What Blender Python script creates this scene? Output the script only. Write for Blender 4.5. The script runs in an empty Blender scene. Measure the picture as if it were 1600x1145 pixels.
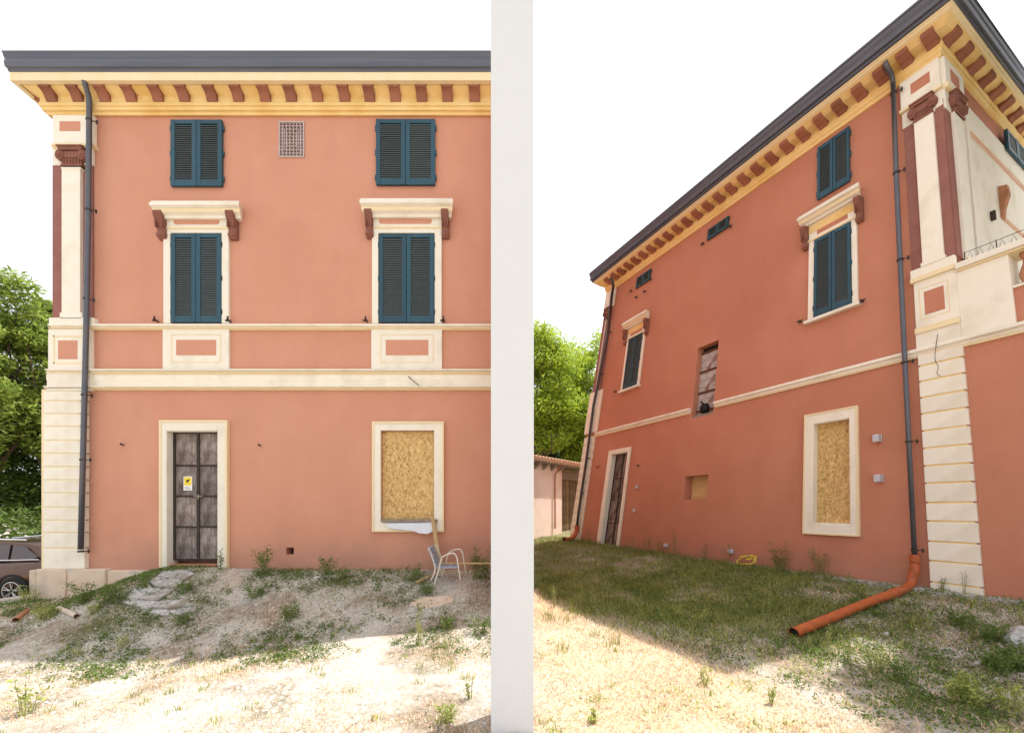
import bpy, bmesh, math, random
import numpy as np
from mathutils import Vector
R = math.radians
random.seed(7); rng = np.random.default_rng(7)
sc = bpy.context.scene
col = sc.collection

# ------------------------------------------------------------------ camera, sky, sun, exposure
F, HY, EYE = 640.0, 793.0, 1.115
cam = bpy.data.cameras.new('camera'); camo = bpy.data.objects.new('camera', cam); col.objects.link(camo)
cam.sensor_width = 36; cam.lens = 36*F/1600; cam.shift_y = (HY-572.5)/1600
cam.clip_start = 0.05; cam.clip_end = 3000
camo.location = (0, 0, EYE); camo.rotation_euler = (R(90), 0, 0)
sc.camera = camo
SUN = Vector((0.45, 0.19, 1.0)).normalized()
world = bpy.data.worlds.new('World'); sc.world = world; world.use_nodes = True
wn = world.node_tree; wn.nodes.clear()
sky = wn.nodes.new('ShaderNodeTexSky'); sky.sky_type = 'NISHITA'; sky.sun_disc = False
sky.sun_elevation = math.asin(SUN.z); sky.sun_rotation = math.atan2(SUN.x, SUN.y)
sky.air_density = 1.0; sky.dust_density = 7.0; sky.ozone_density = 1.0
hz = wn.nodes.new('ShaderNodeMixRGB'); hz.inputs[0].default_value = 0.68; hz.inputs[2].default_value = (9.2, 9.35, 9.7, 1)
bg = wn.nodes.new('ShaderNodeBackground'); bg.inputs[1].default_value = 0.12
wo = wn.nodes.new('ShaderNodeOutputWorld')
wn.links.new(sky.outputs[0], hz.inputs[1]); wn.links.new(hz.outputs[0], bg.inputs[0]); wn.links.new(bg.outputs[0], wo.inputs[0])
sl = bpy.data.lights.new('sun', 'SUN'); sl.energy = 4.6; sl.angle = R(0.53); sl.color = (1.0, 0.95, 0.87)
so = bpy.data.objects.new('sun', sl); col.objects.link(so)
so.location = (20, 5, 40); so.rotation_euler = SUN.to_track_quat('Z', 'Y').to_euler()
sc.view_settings.view_transform = 'Standard'; sc.view_settings.look = 'None'
sc.view_settings.exposure = 0.60; sc.view_settings.gamma = 1.0; sc.view_settings.use_curve_mapping = False

# ------------------------------------------------------------------ materials
MATS = {}
def mat(name, c1, c2=None, scale=3.0, rough=0.85, bump=0.0, bscale=60.0, stretch=(1,1,1), metal=0.0, spec=0.3,
        detail=6.0, lo=0.35, hi=0.65, speck=None, attr=False, trans=0.0, c3=None, c3scale=0.7, alpha=None):
    m = bpy.data.materials.new(name); m.use_nodes = True; nt = m.node_tree; N = nt.nodes; Lk = nt.links
    b = N['Principled BSDF']; b.inputs['Roughness'].default_value = rough; b.inputs['Metallic'].default_value = metal
    b.inputs['Specular IOR Level'].default_value = spec
    tc = N.new('ShaderNodeTexCoord'); mp = N.new('ShaderNodeMapping'); mp.inputs['Scale'].default_value = stretch
    Lk.new(tc.outputs['Object'], mp.inputs[0])
    colout = None
    if c2 is None: c2 = c1
    nz = N.new('ShaderNodeTexNoise'); nz.inputs['Scale'].default_value = scale; nz.inputs['Detail'].default_value = detail; nz.inputs['Roughness'].default_value = 0.65
    Lk.new(mp.outputs[0], nz.inputs[0])
    rp = N.new('ShaderNodeValToRGB'); rp.color_ramp.elements[0].position = lo; rp.color_ramp.elements[1].position = hi
    rp.color_ramp.elements[0].color = (*c1, 1); rp.color_ramp.elements[1].color = (*c2, 1)
    Lk.new(nz.outputs[0], rp.inputs[0]); colout = rp.outputs[0]
    if c3 is not None:
        n3 = N.new('ShaderNodeTexNoise'); n3.inputs['Scale'].default_value = c3scale; n3.inputs['Detail'].default_value = 8
        Lk.new(tc.outputs['Object'], n3.inputs[0])
        r3 = N.new('ShaderNodeValToRGB'); r3.color_ramp.elements[0].position = 0.5; r3.color_ramp.elements[1].position = 0.68
        Lk.new(n3.outputs[0], r3.inputs[0])
        mx = N.new('ShaderNodeMixRGB'); mx.inputs[2].default_value = (*c3, 1)
        Lk.new(r3.outputs[0], mx.inputs[0]); Lk.new(colout, mx.inputs[1]); colout = mx.outputs[0]
    if speck is not None:
        n4 = N.new('ShaderNodeTexVoronoi'); n4.inputs['Scale'].default_value = speck[0]; n4.inputs['Randomness'].default_value = 1
        Lk.new(mp.outputs[0], n4.inputs[0])
        mx = N.new('ShaderNodeMixRGB'); mx.blend_type = 'MULTIPLY'; mx.inputs[0].default_value = speck[1]
        hs = N.new('ShaderNodeRGBToBW'); Lk.new(n4.outputs['Color'], hs.inputs[0])
        mr = N.new('ShaderNodeMapRange'); mr.inputs['To Min'].default_value = 0.35; mr.inputs['To Max'].default_value = 1.5
        Lk.new(hs.outputs[0], mr.inputs[0])
        Lk.new(colout, mx.inputs[1]); Lk.new(mr.outputs[0], mx.inputs[2]); colout = mx.outputs[0]
    if attr:
        at = N.new('ShaderNodeAttribute'); at.attribute_name = 'tint'
        mx = N.new('ShaderNodeMixRGB'); mx.blend_type = 'MULTIPLY'; mx.inputs[0].default_value = 1.0
        Lk.new(colout, mx.inputs[1]); Lk.new(at.outputs['Color'], mx.inputs[2]); colout = mx.outputs[0]
    Lk.new(colout, b.inputs['Base Color'])
    if bump:
        nb = N.new('ShaderNodeTexNoise'); nb.inputs['Scale'].default_value = bscale; nb.inputs['Detail'].default_value = 5
        Lk.new(mp.outputs[0], nb.inputs[0])
        bp = N.new('ShaderNodeBump'); bp.inputs['Strength'].default_value = bump; bp.inputs['Distance'].default_value = 0.02
        Lk.new(nb.outputs[0], bp.inputs['Height']); Lk.new(bp.outputs[0], b.inputs['Normal'])
    if trans:
        tr = N.new('ShaderNodeBsdfTranslucent'); Lk.new(colout, tr.inputs[0])
        ms = N.new('ShaderNodeMixShader'); ms.inputs[0].default_value = trans
        out = N['Material Output']; Lk.new(b.outputs[0], ms.inputs[1]); Lk.new(tr.outputs[0], ms.inputs[2]); Lk.new(ms.outputs[0], out.inputs[0])
    MATS[name] = m; return m

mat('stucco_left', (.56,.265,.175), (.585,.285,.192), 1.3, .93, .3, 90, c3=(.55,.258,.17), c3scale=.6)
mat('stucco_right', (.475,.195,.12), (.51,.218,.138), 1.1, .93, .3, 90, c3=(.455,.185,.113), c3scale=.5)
mat('cream', (.78,.725,.61), (.82,.77,.66), 2.2, .88, .2, 80, c3=(.71,.65,.53), c3scale=2.3)
mat('cream_edge', (.76,.62,.38), (.80,.67,.43), 3, .85, .1, 80)
mat('yellow', (.76,.54,.22), (.81,.60,.28), 2.5, .85, .15, 70, c3=(.70,.46,.15), c3scale=1.5)
mat('dark_red', (.20,.08,.055), (.25,.105,.075), 6, .85, .2, 70)
mat('bracket_red', (.25,.098,.058), (.32,.13,.08), 8, .85, .2, 60)
mat('stripe_red', (.25,.105,.085), (.30,.13,.105), 5, .9, .2, 60)
mat('gutter_metal', (.085,.09,.115), (.115,.115,.13), 2, .42, .05, 20, stretch=(.3,1,6), metal=.35, spec=.5)
mat('pipe_metal', (.085,.095,.125), (.12,.115,.12), 2, .4, .05, 20, metal=.35, spec=.5)
mat('pipe_brown', (.05,.04,.04), (.075,.06,.055), 3, .45, metal=.3, spec=.5)
mat('shutter_paint', (.013,.058,.088), (.018,.070,.102), 5, .45, .05, 60, spec=.4)
mat('shutter_green', (.009,.043,.056), (.013,.052,.066), 5, .45, .05, 60, spec=.4)
mat('slat_reflect', (.062,.085,.092), (.08,.10,.105), 9, .5, spec=.4)  # greyer than the shutter frames: reflected light put into the slat colour
mat('dark_gap', (.012,.014,.018), None, 3, .9)
mat('iron', (.028,.022,.02), (.06,.04,.03), 14, .7, .3, 90)
mat('rust', (.15,.06,.03), (.08,.04,.025), 20, .8, .4, 90)
mat('old_wood', (.14,.11,.10), (.34,.29,.26), 7, .9, .5, 60, stretch=(3.5,3.5,.7), lo=.36, hi=.66, c3=(.10,.07,.06), c3scale=4)
mat('grey_boards', (.30,.27,.26), (.62,.58,.56), 8, .9, .4, 60, stretch=(.7,.7,3), lo=.36, hi=.66, c3=(.24,.13,.10), c3scale=5)
mat('raw_wood', (.42,.27,.13), (.55,.38,.2), 6, .8, .3, 50, stretch=(4,4,.8))
mat('grey_wood', (.20,.16,.12), (.32,.27,.22), 9, .85, .3, 50)
mat('brown_boards', (.10,.06,.035), (.40,.28,.16), 6, .85, .4, 50, stretch=(4,4,.6), lo=.35, hi=.65)
mat('plinth', (.60,.46,.34), (.68,.56,.44), 2.5, .95, .5, 40, c3=(.42,.37,.32), c3scale=2.2)
mat('concrete', (.30,.285,.265), (.56,.54,.51), 14, .95, .9, 40, c3=(.27,.23,.18), c3scale=5, lo=.38, hi=.62)
mat('border_pink', (.62,.38,.27), (.68,.45,.33), 5, .9)
mat('damp', (.36,.22,.14), (.52,.37,.26), 9, .95)
mat('rubble', (.36,.35,.34), (.60,.58,.55), 8, .95, .7, 30)
mat('terracotta', (.36,.15,.075), (.46,.22,.12), 9, .85, .4, 50)
mat('orange_plastic', (.40,.085,.022), (.46,.115,.035), 8, .5, .1, 40, spec=.4, c3=(.30,.08,.03), c3scale=9)
mat('pale_render', (.62,.64,.655), (.635,.655,.67), 3, .9, .1, 60)
mat('white_paint', (.75,.75,.75), (.8,.8,.79), 5, .5)
mat('tube_cream', (.62,.56,.46), (.72,.66,.56), 12, .45)
mat('blue_web', (.18,.24,.34), (.50,.54,.60), 28, .7)
mat('white_sheet', (.66,.69,.76), (.74,.76,.82), 6, .7, .3, 20)
mat('sign_white', (.78,.78,.76), None, 3, .6)
mat('sign_yellow', (.82,.62,.06), None, 3, .6)
mat('black', (.01,.01,.01), None, 3, .6)
mat('grille_pale', (.42,.33,.32), (.52,.42,.40), 9, .6)
mat('roof_tile', (.24,.11,.07), (.36,.19,.12), 6, .9, .5, 40)
mat('old_tile', (.42,.22,.14), (.56,.38,.27), 9, .9, .5, 40)
mat('bark', (.10,.07,.05), (.17,.12,.085), 8, .95, .8, 20, stretch=(3,3,.6))
mat('leaf_bright', (.30,.42,.04), (.40,.50,.07), 1.2, .55, attr=True, trans=.45)
mat('leaf_dark', (.06,.11,.018), (.10,.16,.028), 1.2, .6, attr=True, trans=.35)
mat('grass_green', (.17,.225,.05), (.29,.32,.10), 1.5, .6, attr=True, trans=.3)
mat('grass_dry', (.66,.53,.35), (.78,.66,.47), 2, .8, attr=True, trans=.2)
mat('weed_leaf', (.10,.17,.035), (.15,.22,.05), 4, .6, attr=True, trans=.35)
mat('stem', (.16,.19,.07), (.30,.28,.14), 9, .8)
mat('weed_pale', (.30,.38,.09), (.42,.46,.16), 4, .6, attr=True, trans=.35)
mat('stone', (.44,.41,.38), (.66,.62,.57), 6, .95, .5, 30, attr=True)
mat('plain_board', (.60,.42,.18), (.68,.50,.24), 9, .8)
mat('leaf_olive', (.20,.28,.05), (.30,.38,.09), 1.2, .55, attr=True, trans=.45)
mat('litter', (.30,.23,.14), (.50,.41,.27), 3, .9, attr=True)
mat('car_brown', (.13,.078,.058), (.145,.088,.064), 3, .22, metal=.7, spec=.5)
mat('car_silver', (.30,.31,.33), None, 3, .25, metal=.7, spec=.5)
mat('chrome', (.75,.76,.8), None, 3, .15, metal=1)
mat('car_glass', (.06,.035,.03), None, 3, .06, spec=.8)  # warm tint paints the red wall's reflection into the glass colour
mat('rubber', (.02,.02,.02), None, 3, .8)
mat('alloy', (.5,.47,.45), None, 3, .3, metal=.9)
mat('yellow_plastic', (.72,.62,.06), None, 3, .45)
mat('grey_plastic', (.45,.45,.48), (.5,.5,.52), 4, .5)
mat('pink_render', (.80,.64,.55), (.84,.69,.61), 1.8, .93, .2, 50, c3=(.72,.56,.46), c3scale=1.6)
# particle board: flakes
def osb():
    m = bpy.data.materials.new('particle_board'); m.use_nodes = True; nt = m.node_tree; N = nt.nodes; Lk = nt.links
    b = N['Principled BSDF']; b.inputs['Roughness'].default_value = .75
    tc = N.new('ShaderNodeTexCoord')
    nd = N.new('ShaderNodeTexNoise'); nd.inputs['Scale'].default_value = 9; Lk.new(tc.outputs['Object'], nd.inputs[0])
    ad = N.new('ShaderNodeMixRGB'); ad.blend_type = 'ADD'; ad.inputs[0].default_value = .22
    Lk.new(tc.outputs['Object'], ad.inputs[1]); Lk.new(nd.outputs['Color'], ad.inputs[2])
    outs = []
    for i, (st, rot) in enumerate((((50,44,15),.5), ((44,50,17),-.6))):
        mp = N.new('ShaderNodeMapping'); mp.inputs['Scale'].default_value = st; mp.inputs['Rotation'].default_value = (rot, rot, rot*.5)
        Lk.new(ad.outputs[0], mp.inputs[0])
        v = N.new('ShaderNodeTexVoronoi'); v.inputs['Scale'].default_value = 1.0; Lk.new(mp.outputs[0], v.inputs[0])
        w = N.new('ShaderNodeRGBToBW'); Lk.new(v.outputs['Color'], w.inputs[0]); outs.append(w.outputs[0])
    ma = N.new('ShaderNodeMath'); ma.operation = 'ADD'; Lk.new(outs[0], ma.inputs[0]); Lk.new(outs[1], ma.inputs[1])
    mh = N.new('ShaderNodeMath'); mh.operation = 'MULTIPLY'; mh.inputs[1].default_value = .5; Lk.new(ma.outputs[0], mh.inputs[0])
    rp = N.new('ShaderNodeValToRGB'); e = rp.color_ramp.elements
    e[0].position = .22; e[0].color = (.34,.19,.06,1); e[1].position = .78; e[1].color = (.74,.52,.23,1)
    k = e.new(.45); k.color = (.56,.36,.13,1)
    Lk.new(mh.outputs[0], rp.inputs[0]); Lk.new(rp.outputs[0], b.inputs['Base Color'])
    bp = N.new('ShaderNodeBump'); bp.inputs['Strength'].default_value = .3; bp.inputs['Distance'].default_value = .01
    Lk.new(mh.outputs[0], bp.inputs['Height']); Lk.new(bp.outputs[0], b.inputs['Normal'])
    MATS['particle_board'] = m
osb()
def ground_mat():
    m = bpy.data.materials.new('dry_ground'); m.use_nodes = True; nt = m.node_tree; N = nt.nodes; Lk = nt.links
    b = N['Principled BSDF']; b.inputs['Roughness'].default_value = .95; b.inputs['Specular IOR Level'].default_value = .15
    tc = N.new('ShaderNodeTexCoord')
    def noise(s, d=6, r=.6):
        n = N.new('ShaderNodeTexNoise'); n.inputs['Scale'].default_value = s; n.inputs['Detail'].default_value = d; n.inputs['Roughness'].default_value = r
        Lk.new(tc.outputs['Object'], n.inputs[0]); return n
    def ramp(n, p0, p1, c0, c1):
        r = N.new('ShaderNodeValToRGB'); r.color_ramp.elements[0].position = p0; r.color_ramp.elements[1].position = p1
        r.color_ramp.elements[0].color = (*c0, 1); r.color_ramp.elements[1].color = (*c1, 1); Lk.new(n.outputs[0], r.inputs[0]); return r
    def mix(f, a, bb, mode='MIX'):
        x = N.new('ShaderNodeMixRGB'); x.blend_type = mode
        if isinstance(f, float): x.inputs[0].default_value = f
        else: Lk.new(f, x.inputs[0])
        Lk.new(a, x.inputs[1]); Lk.new(bb, x.inputs[2]); return x.outputs[0]
    base = ramp(noise(26, 8, .75), .36, .66, (.40,.355,.30), (.72,.67,.60)).outputs[0]
    earth = ramp(noise(18, 7, .7), .38, .64, (.20,.155,.11), (.46,.385,.30)).outputs[0]
    f1 = ramp(noise(1.1, 7, .62), .47, .60, (0,0,0), (1,1,1)).outputs[0]
    c = mix(f1, base, earth)
    gr = ramp(noise(30, 6, .7), .35, .65, (.06,.075,.02), (.16,.16,.06)).outputs[0]
    f2 = ramp(noise(.85, 6, .6), .56, .66, (0,0,0), (.55,.55,.55)).outputs[0]
    c = mix(f2, c, gr)
    # vertex attribute: how green the yard is there
    at = N.new('ShaderNodeAttribute'); at.attribute_name = 'green'
    c = mix(at.outputs['Fac'], c, ramp(noise(22, 6, .7), .35, .65, (.10,.11,.045), (.32,.29,.17)).outputs[0])
    at2 = N.new('ShaderNodeAttribute'); at2.attribute_name = 'straw'
    st = ramp(noise(34, 8, .75), .36, .64, (.46,.33,.21), (.80,.66,.47)).outputs[0]
    c = mix(at2.outputs['Fac'], c, st)
    Lk.new(c, b.inputs['Base Color'])
    nb = noise(45, 6, .7); bp = N.new('ShaderNodeBump'); bp.inputs['Strength'].default_value = .9; bp.inputs['Distance'].default_value = .03
    Lk.new(nb.outputs[0], bp.inputs['Height']); Lk.new(bp.outputs[0], b.inputs['Normal'])
    MATS['dry_ground'] = m
ground_mat()

def weather(name, zfoot, foot=(.30,.20,.15)):
    nt = MATS[name].node_tree; N = nt.nodes; Lk = nt.links; b = N['Principled BSDF']
    src = b.inputs['Base Color'].links[0].from_socket; tc = N.new('ShaderNodeTexCoord')
    mp = N.new('ShaderNodeMapping'); mp.inputs['Scale'].default_value = (1.6, 1.6, .5); Lk.new(tc.outputs['Object'], mp.inputs[0])
    n1 = N.new('ShaderNodeTexNoise'); n1.inputs['Scale'].default_value = 1.6; n1.inputs['Detail'].default_value = 7; Lk.new(mp.outputs[0], n1.inputs[0])
    r1 = N.new('ShaderNodeMapRange'); r1.inputs['From Min'].default_value = .35; r1.inputs['From Max'].default_value = .72; r1.inputs['To Min'].default_value = 1.015; r1.inputs['To Max'].default_value = .965; Lk.new(n1.outputs[0], r1.inputs[0])
    m1 = N.new('ShaderNodeMixRGB'); m1.blend_type = 'MULTIPLY'; m1.inputs[0].default_value = 1; Lk.new(src, m1.inputs[1]); Lk.new(r1.outputs[0], m1.inputs[2])
    sp = N.new('ShaderNodeSeparateXYZ'); Lk.new(tc.outputs['Object'], sp.inputs[0])
    n2 = N.new('ShaderNodeTexNoise'); n2.inputs['Scale'].default_value = 2.4; n2.inputs['Detail'].default_value = 8; n2.inputs['Roughness'].default_value = .65; Lk.new(tc.outputs['Object'], n2.inputs[0])
    ad = N.new('ShaderNodeMath'); ad.operation = 'MULTIPLY_ADD'; ad.inputs[1].default_value = -1.5; Lk.new(n2.outputs[0], ad.inputs[0]); Lk.new(sp.outputs['Z'], ad.inputs[2])
    r2 = N.new('ShaderNodeMapRange'); r2.inputs['From Min'].default_value = zfoot-.75; r2.inputs['From Max'].default_value = zfoot-.05; r2.inputs['To Min'].default_value = .55; r2.inputs['To Max'].default_value = 0; Lk.new(ad.outputs[0], r2.inputs[0])
    m2 = N.new('ShaderNodeMixRGB'); m2.inputs[2].default_value = (*foot, 1); Lk.new(r2.outputs[0], m2.inputs[0]); Lk.new(m1.outputs[0], m2.inputs[1]); Lk.new(m2.outputs[0], b.inputs['Base Color'])
def vary(name, lo, hi):
    nt = MATS[name].node_tree; N = nt.nodes; Lk = nt.links; b = N['Principled BSDF']; src = b.inputs['Base Color'].links[0].from_socket
    oi = N.new('ShaderNodeObjectInfo'); mr = N.new('ShaderNodeMapRange'); mr.inputs['To Min'].default_value = lo; mr.inputs['To Max'].default_value = hi; Lk.new(oi.outputs['Random'], mr.inputs[0])
    mx = N.new('ShaderNodeMixRGB'); mx.blend_type = 'MULTIPLY'; mx.inputs[0].default_value = 1; Lk.new(src, mx.inputs[1]); Lk.new(mr.outputs[0], mx.inputs[2]); Lk.new(mx.outputs[0], b.inputs['Base Color'])
for n_, l_, h_ in (('shutter_paint',.85,1.2),('shutter_green',.85,1.2),('slat_reflect',.85,1.25),('bracket_red',.85,1.15),('old_wood',.75,1.25),('grey_boards',.8,1.15),('brown_boards',.6,1.3),('cream',.96,1.03)): vary(n_, l_, h_)
weather('stucco_left', -3.17, (.40,.22,.16)); weather('stucco_right', -3.9, (.34,.19,.14))
# ------------------------------------------------------------------ object helpers
WO = {}   # world origin of each object
def setp(o, label=None, cat=None, group=None, kind=None):
    if label: o['label'] = label
    if cat: o['category'] = cat
    if group: o['group'] = group
    if kind: o['kind'] = kind
    return o
def empty(name, loc, label=None, cat=None, group=None):
    o = bpy.data.objects.new(name, None); o.empty_display_size = .3; o.location = loc; col.objects.link(o)
    WO[o.name] = Vector(loc); return setp(o, label, cat, group)
def link_mesh(name, verts, faces, m, parent=None, origin=None, smooth=False):
    v = np.asarray(verts, dtype=float).reshape(-1, 3)
    if origin is None:
        lo, hi = v.min(0), v.max(0)
        origin = Vector((lo+hi)/2) if parent else Vector(((lo[0]+hi[0])/2, (lo[1]+hi[1])/2, lo[2]))
    origin = Vector(origin)
    me = bpy.data.meshes.new(name); me.from_pydata((v-np.array(origin)).tolist(), [], [tuple(f) for f in faces]); me.update()
    if m: me.materials.append(MATS[m])
    if smooth:
        for p in me.polygons: p.use_smooth = True
    o = bpy.data.objects.new(name, me); col.objects.link(o)
    if parent:
        o.parent = parent; o.location = origin - WO[parent.name]
    else: o.location = origin
    WO[o.name] = origin
    return o
class MB:
    def __init__(s): s.v = []; s.f = []
    def add(s, vs, fs):
        n = len(s.v); s.v += [tuple(p) for p in vs]; s.f += [tuple(i+n for i in f) for f in fs]
    def box8(s, p):   # 4 bottom/back then 4 top/front loops
        s.add(p, [(0,3,2,1),(4,5,6,7),(0,1,5,4),(1,2,6,5),(2,3,7,6),(3,0,4,7)])
    def box(s, mp, u0, u1, v0, v1, w0, w1):
        s.box8([mp(u0,v0,w0),mp(u1,v0,w0),mp(u1,v1,w0),mp(u0,v1,w0),mp(u0,v0,w1),mp(u1,v0,w1),mp(u1,v1,w1),mp(u0,v1,w1)])
    def poly(s, mp, pts, w0, w1):     # pts in (u,v), extruded w0..w1
        n = len(pts); s.add([mp(u,v,w0) for u,v in pts]+[mp(u,v,w1) for u,v in pts],
            [tuple(range(n))[::-1], tuple(range(n,2*n))]+[(i,(i+1)%n,n+(i+1)%n,n+i) for i in range(n)])
    def loft(s, loops, cap=True, closed=True):
        n = len(loops[0]); vs = [p for l in loops for p in l]; fs = []
        for k in range(len(loops)-1):
            for i in range(n if closed else n-1):
                j = (i+1) % n; fs.append((k*n+i, k*n+j, (k+1)*n+j, (k+1)*n+i))
        if cap: fs.append(tuple(range(n))[::-1]); fs.append(tuple((len(loops)-1)*n+i for i in range(n)))
        s.add(vs, fs)
    def tube(s, pts, r, n=10, cap=True):
        pts = [Vector(p) for p in pts]; rr = r if isinstance(r, (list, tuple)) else [r]*len(pts); loops = []
        ref = Vector((0,0,1)) if abs((pts[-1]-pts[0]).normalized().z) < .9 else Vector((1,0,0))
        for i, p in enumerate(pts):
            t = (pts[min(i+1,len(pts)-1)]-pts[max(i-1,0)]).normalized()
            a = t.cross(ref).normalized(); b = t.cross(a).normalized()
            loops.append([p+(a*math.cos(2*math.pi*k/n)+b*math.sin(2*math.pi*k/n))*rr[i] for k in range(n)])
        s.loft(loops, cap)
    def build(s, name, m, parent=None, origin=None, smooth=False, bevel=0, label=None, cat=None, group=None, kind=None):
        o = link_mesh(name, s.v, s.f, m, parent, origin, smooth)
        bm = bmesh.new(); bm.from_mesh(o.data); bmesh.ops.recalc_face_normals(bm, faces=bm.faces); bm.to_mesh(o.data); bm.free()
        if bevel:
            md = o.modifiers.new('bevel', 'BEVEL'); md.width = bevel; md.segments = 2; md.limit_method = 'ANGLE'
        return setp(o, label, cat, group, kind)
def smooth_path(pts, n=6):
    P = [Vector(p) for p in pts]; out = []
    for i in range(len(P)-1):
        a, b, c, d = P[max(i-1,0)], P[i], P[i+1], P[min(i+2,len(P)-1)]
        for k in range(n):
            t = k/n; out.append(.5*((2*b)+(c-a)*t+(2*a-5*b+4*c-d)*t*t+(3*b-a-3*c+d)*t**3))
    out.append(P[-1]); return out

# ------------------------------------------------------------------ the two house frames
DL = 7.36
def Lm(u, v, w=0): return Vector((u, DL-w, v))
def cL(x, y, w=0): k = (DL-w)/F; return ((x-800)*k, EYE+(HY-y)*k)
cs, sn = 0.4472, 0.8944
C0 = Vector((6.73, 5.94, 0)); dR = Vector((-cs, sn, 0)); nR = Vector((-sn, -cs, 0)); fR = Vector((sn, cs, 0))
UA, VA = 1.80, 32.5          # the walls of the second house batter inwards towards this point of the facade plane
def Ru(u, v, w=0): p = C0+dR*u+nR*w; return Vector((p.x, p.y, v))
def a2u(a, v): return UA+(a-UA)*(VA-v)/(VA-EYE)
def Rm(a, v, w=0): return Ru(a2u(a, v), v, w)
def cR(x, y, w=0):
    z = (9.70-1.118*w)*F/(x-480.0); v = EYE+(HY-y)/F*z
    u = (z-C0.y+cs*w)/sn
    return (UA+(u-UA)*(VA-EYE)/(VA-v), v)
AC, AL = -0.014, 9.90        # a-coordinates of the near and far corners
def Fm(s, v, w=0):           # lit front of the second house
    p = Ru(a2u(AC, v), v)+fR*s-dR*w; return Vector((p.x, p.y, v))
def cF(x, y):
    r = np.array([(x-800)/F, 1, (HY-y)/F]); e = np.array([0, 0, EYE])
    k = (VA-EYE); u0 = UA+(AC-UA)*VA/k; u1 = -(AC-UA)/k     # u = u0+u1*v
    A = np.array([[r[0], -(dR.x*u1), -fR.x], [r[1], -(dR.y*u1), -fR.y], [r[2], -1, 0]])
    b = np.array([C0.x+dR.x*u0, C0.y+dR.y*u0, 0])-e
    t, v, s = np.linalg.solve(A, b); return s, v

# ------------------------------------------------------------------ terrain
def sst(x, a, b):
    t = np.clip((x-a)/(b-a), 0, 1); return t*t*(3-2*t)
def vnoise(x, y, s, seed):
    x = x*s+seed*17.3; y = y*s+seed*9.1; xi = np.floor(x); yi = np.floor(y); fx = x-xi; fy = y-yi
    def h(a, b): v = np.sin(a*127.1+b*311.7+seed*74.7)*43758.5453; return v-np.floor(v)
    fx = fx*fx*(3-2*fx); fy = fy*fy*(3-2*fy)
    return (h(xi,yi)*(1-fx)+h(xi+1,yi)*fx)*(1-fy)+(h(xi,yi+1)*(1-fx)+h(xi+1,yi+1)*fx)*fy-.5
def gz(X, Y):
    X = np.asarray(X, float); Y = np.asarray(Y, float)
    # left yard
    b = -.50*sst(-X, 5.9, 7.9)-.10*sst(-X, 7.9, 9.5)-.72*sst(-X, 9.0, 13.0)*sst(Y, 5, 10.5)
    d = DL-Y
    hl = b+((-.58-.26*sst(-X,1.5,5))-b)*sst(d, .15, 2.4)*(1-sst(-X, 9.5, 12)*sst(Y,4,8))
    hl = hl+.10*np.exp(-((X+5.6)**2/.8+(Y-6.5)**2/.9))*(X < 0)
    # right yard
    dr = (9.70-(X+.5*Y))/1.118
    br = -.17+.10*sst(Y, 9, 15)
    hr = br+(-.50-br)*sst(dr, .2, 3.2)*(1-sst(Y, 8, 14))
    hr = np.where(Y > 14, br+.22*sst(Y, 14, 18), hr)
    s = sst(X, -.5, .7)
    z = hl*(1-s)+hr*s
    amp = .5+.5*sst(Y, 20, 40)
    return z+amp*(.035*vnoise(X,Y,1.6,1)+.03*vnoise(X,Y,4.2,2)+.018*vnoise(X,Y,11,3)+.5*sst(Y,40,80)*vnoise(X,Y,.1,5))
def gp(x, y):
    """ground point seen at photograph pixel x, y"""
    r = np.array([(x-800)/F, 1, (HY-y)/F]); t = np.linspace(1.5, 60, 12000)
    z = EYE+r[2]*t; g = gz(r[0]*t, t); i = int(np.argmax(z < g)); return Vector((r[0]*t[i], t[i], float(g[i])))
def on(x, y, dz=0): return Vector((x, y, float(gz(x, y))+dz))
xs = np.unique(np.concatenate([np.linspace(-600,-40,15), np.linspace(-40,-9,60), np.linspace(-9,9,420), np.linspace(9,40,60), np.linspace(40,600,15)]))
ys = np.unique(np.concatenate([np.linspace(-60,1,25), np.linspace(1,9,230), np.linspace(9,20,110), np.linspace(20,60,50), np.linspace(60,900,18)]))
GX, GY = np.meshgrid(xs, ys); GZ = gz(GX, GY)
nx, ny = len(xs), len(ys)
V = np.stack([GX.ravel(), GY.ravel(), GZ.ravel()], 1)
idx = np.arange(nx*ny).reshape(ny, nx)
Fq = np.stack([idx[:-1,:-1].ravel(), idx[:-1,1:].ravel(), idx[1:,1:].ravel(), idx[1:,:-1].ravel()], 1)
gme = bpy.data.meshes.new('ground'); gme.from_pydata(V.tolist(), [], Fq.tolist()); gme.update()
gme.materials.append(MATS['dry_ground'])
for p in gme.polygons: p.use_smooth = True
def greenness(X, Y):
    dr = (9.70-(X+.5*Y))/1.118
    g = sst(X, .1, .9)*(1-sst(dr, 4.5, 5.4))*sst(Y, 4.2, 6.2)
    g = g*(1-.65*sst(X-(6.0-.5*(Y-5)), -1.6, .2)*(1-sst(Y, 6.5, 8)))
    n = vnoise(X,Y,1.3,8)+.6*vnoise(X,Y,3.5,9)
    return np.clip(g*(1.05+.9*n), 0, 1)
def strawness(X, Y):
    dr = (9.70-(X+.5*Y))/1.118
    return np.clip(sst(X, -.2, .6)*sst(dr, 4.6, 5.3)*(.85+.5*vnoise(X,Y,1.5,4)), 0, 1)
for nm, fn in (('green', greenness), ('straw', strawness)):
    a = gme.attributes.new(nm, 'FLOAT', 'POINT'); a.data.foreach_set('value', fn(GX.ravel(), GY.ravel()).astype(np.float32))
go = bpy.data.objects.new('ground', gme); col.objects.link(go); go['kind'] = 'structure'

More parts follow.
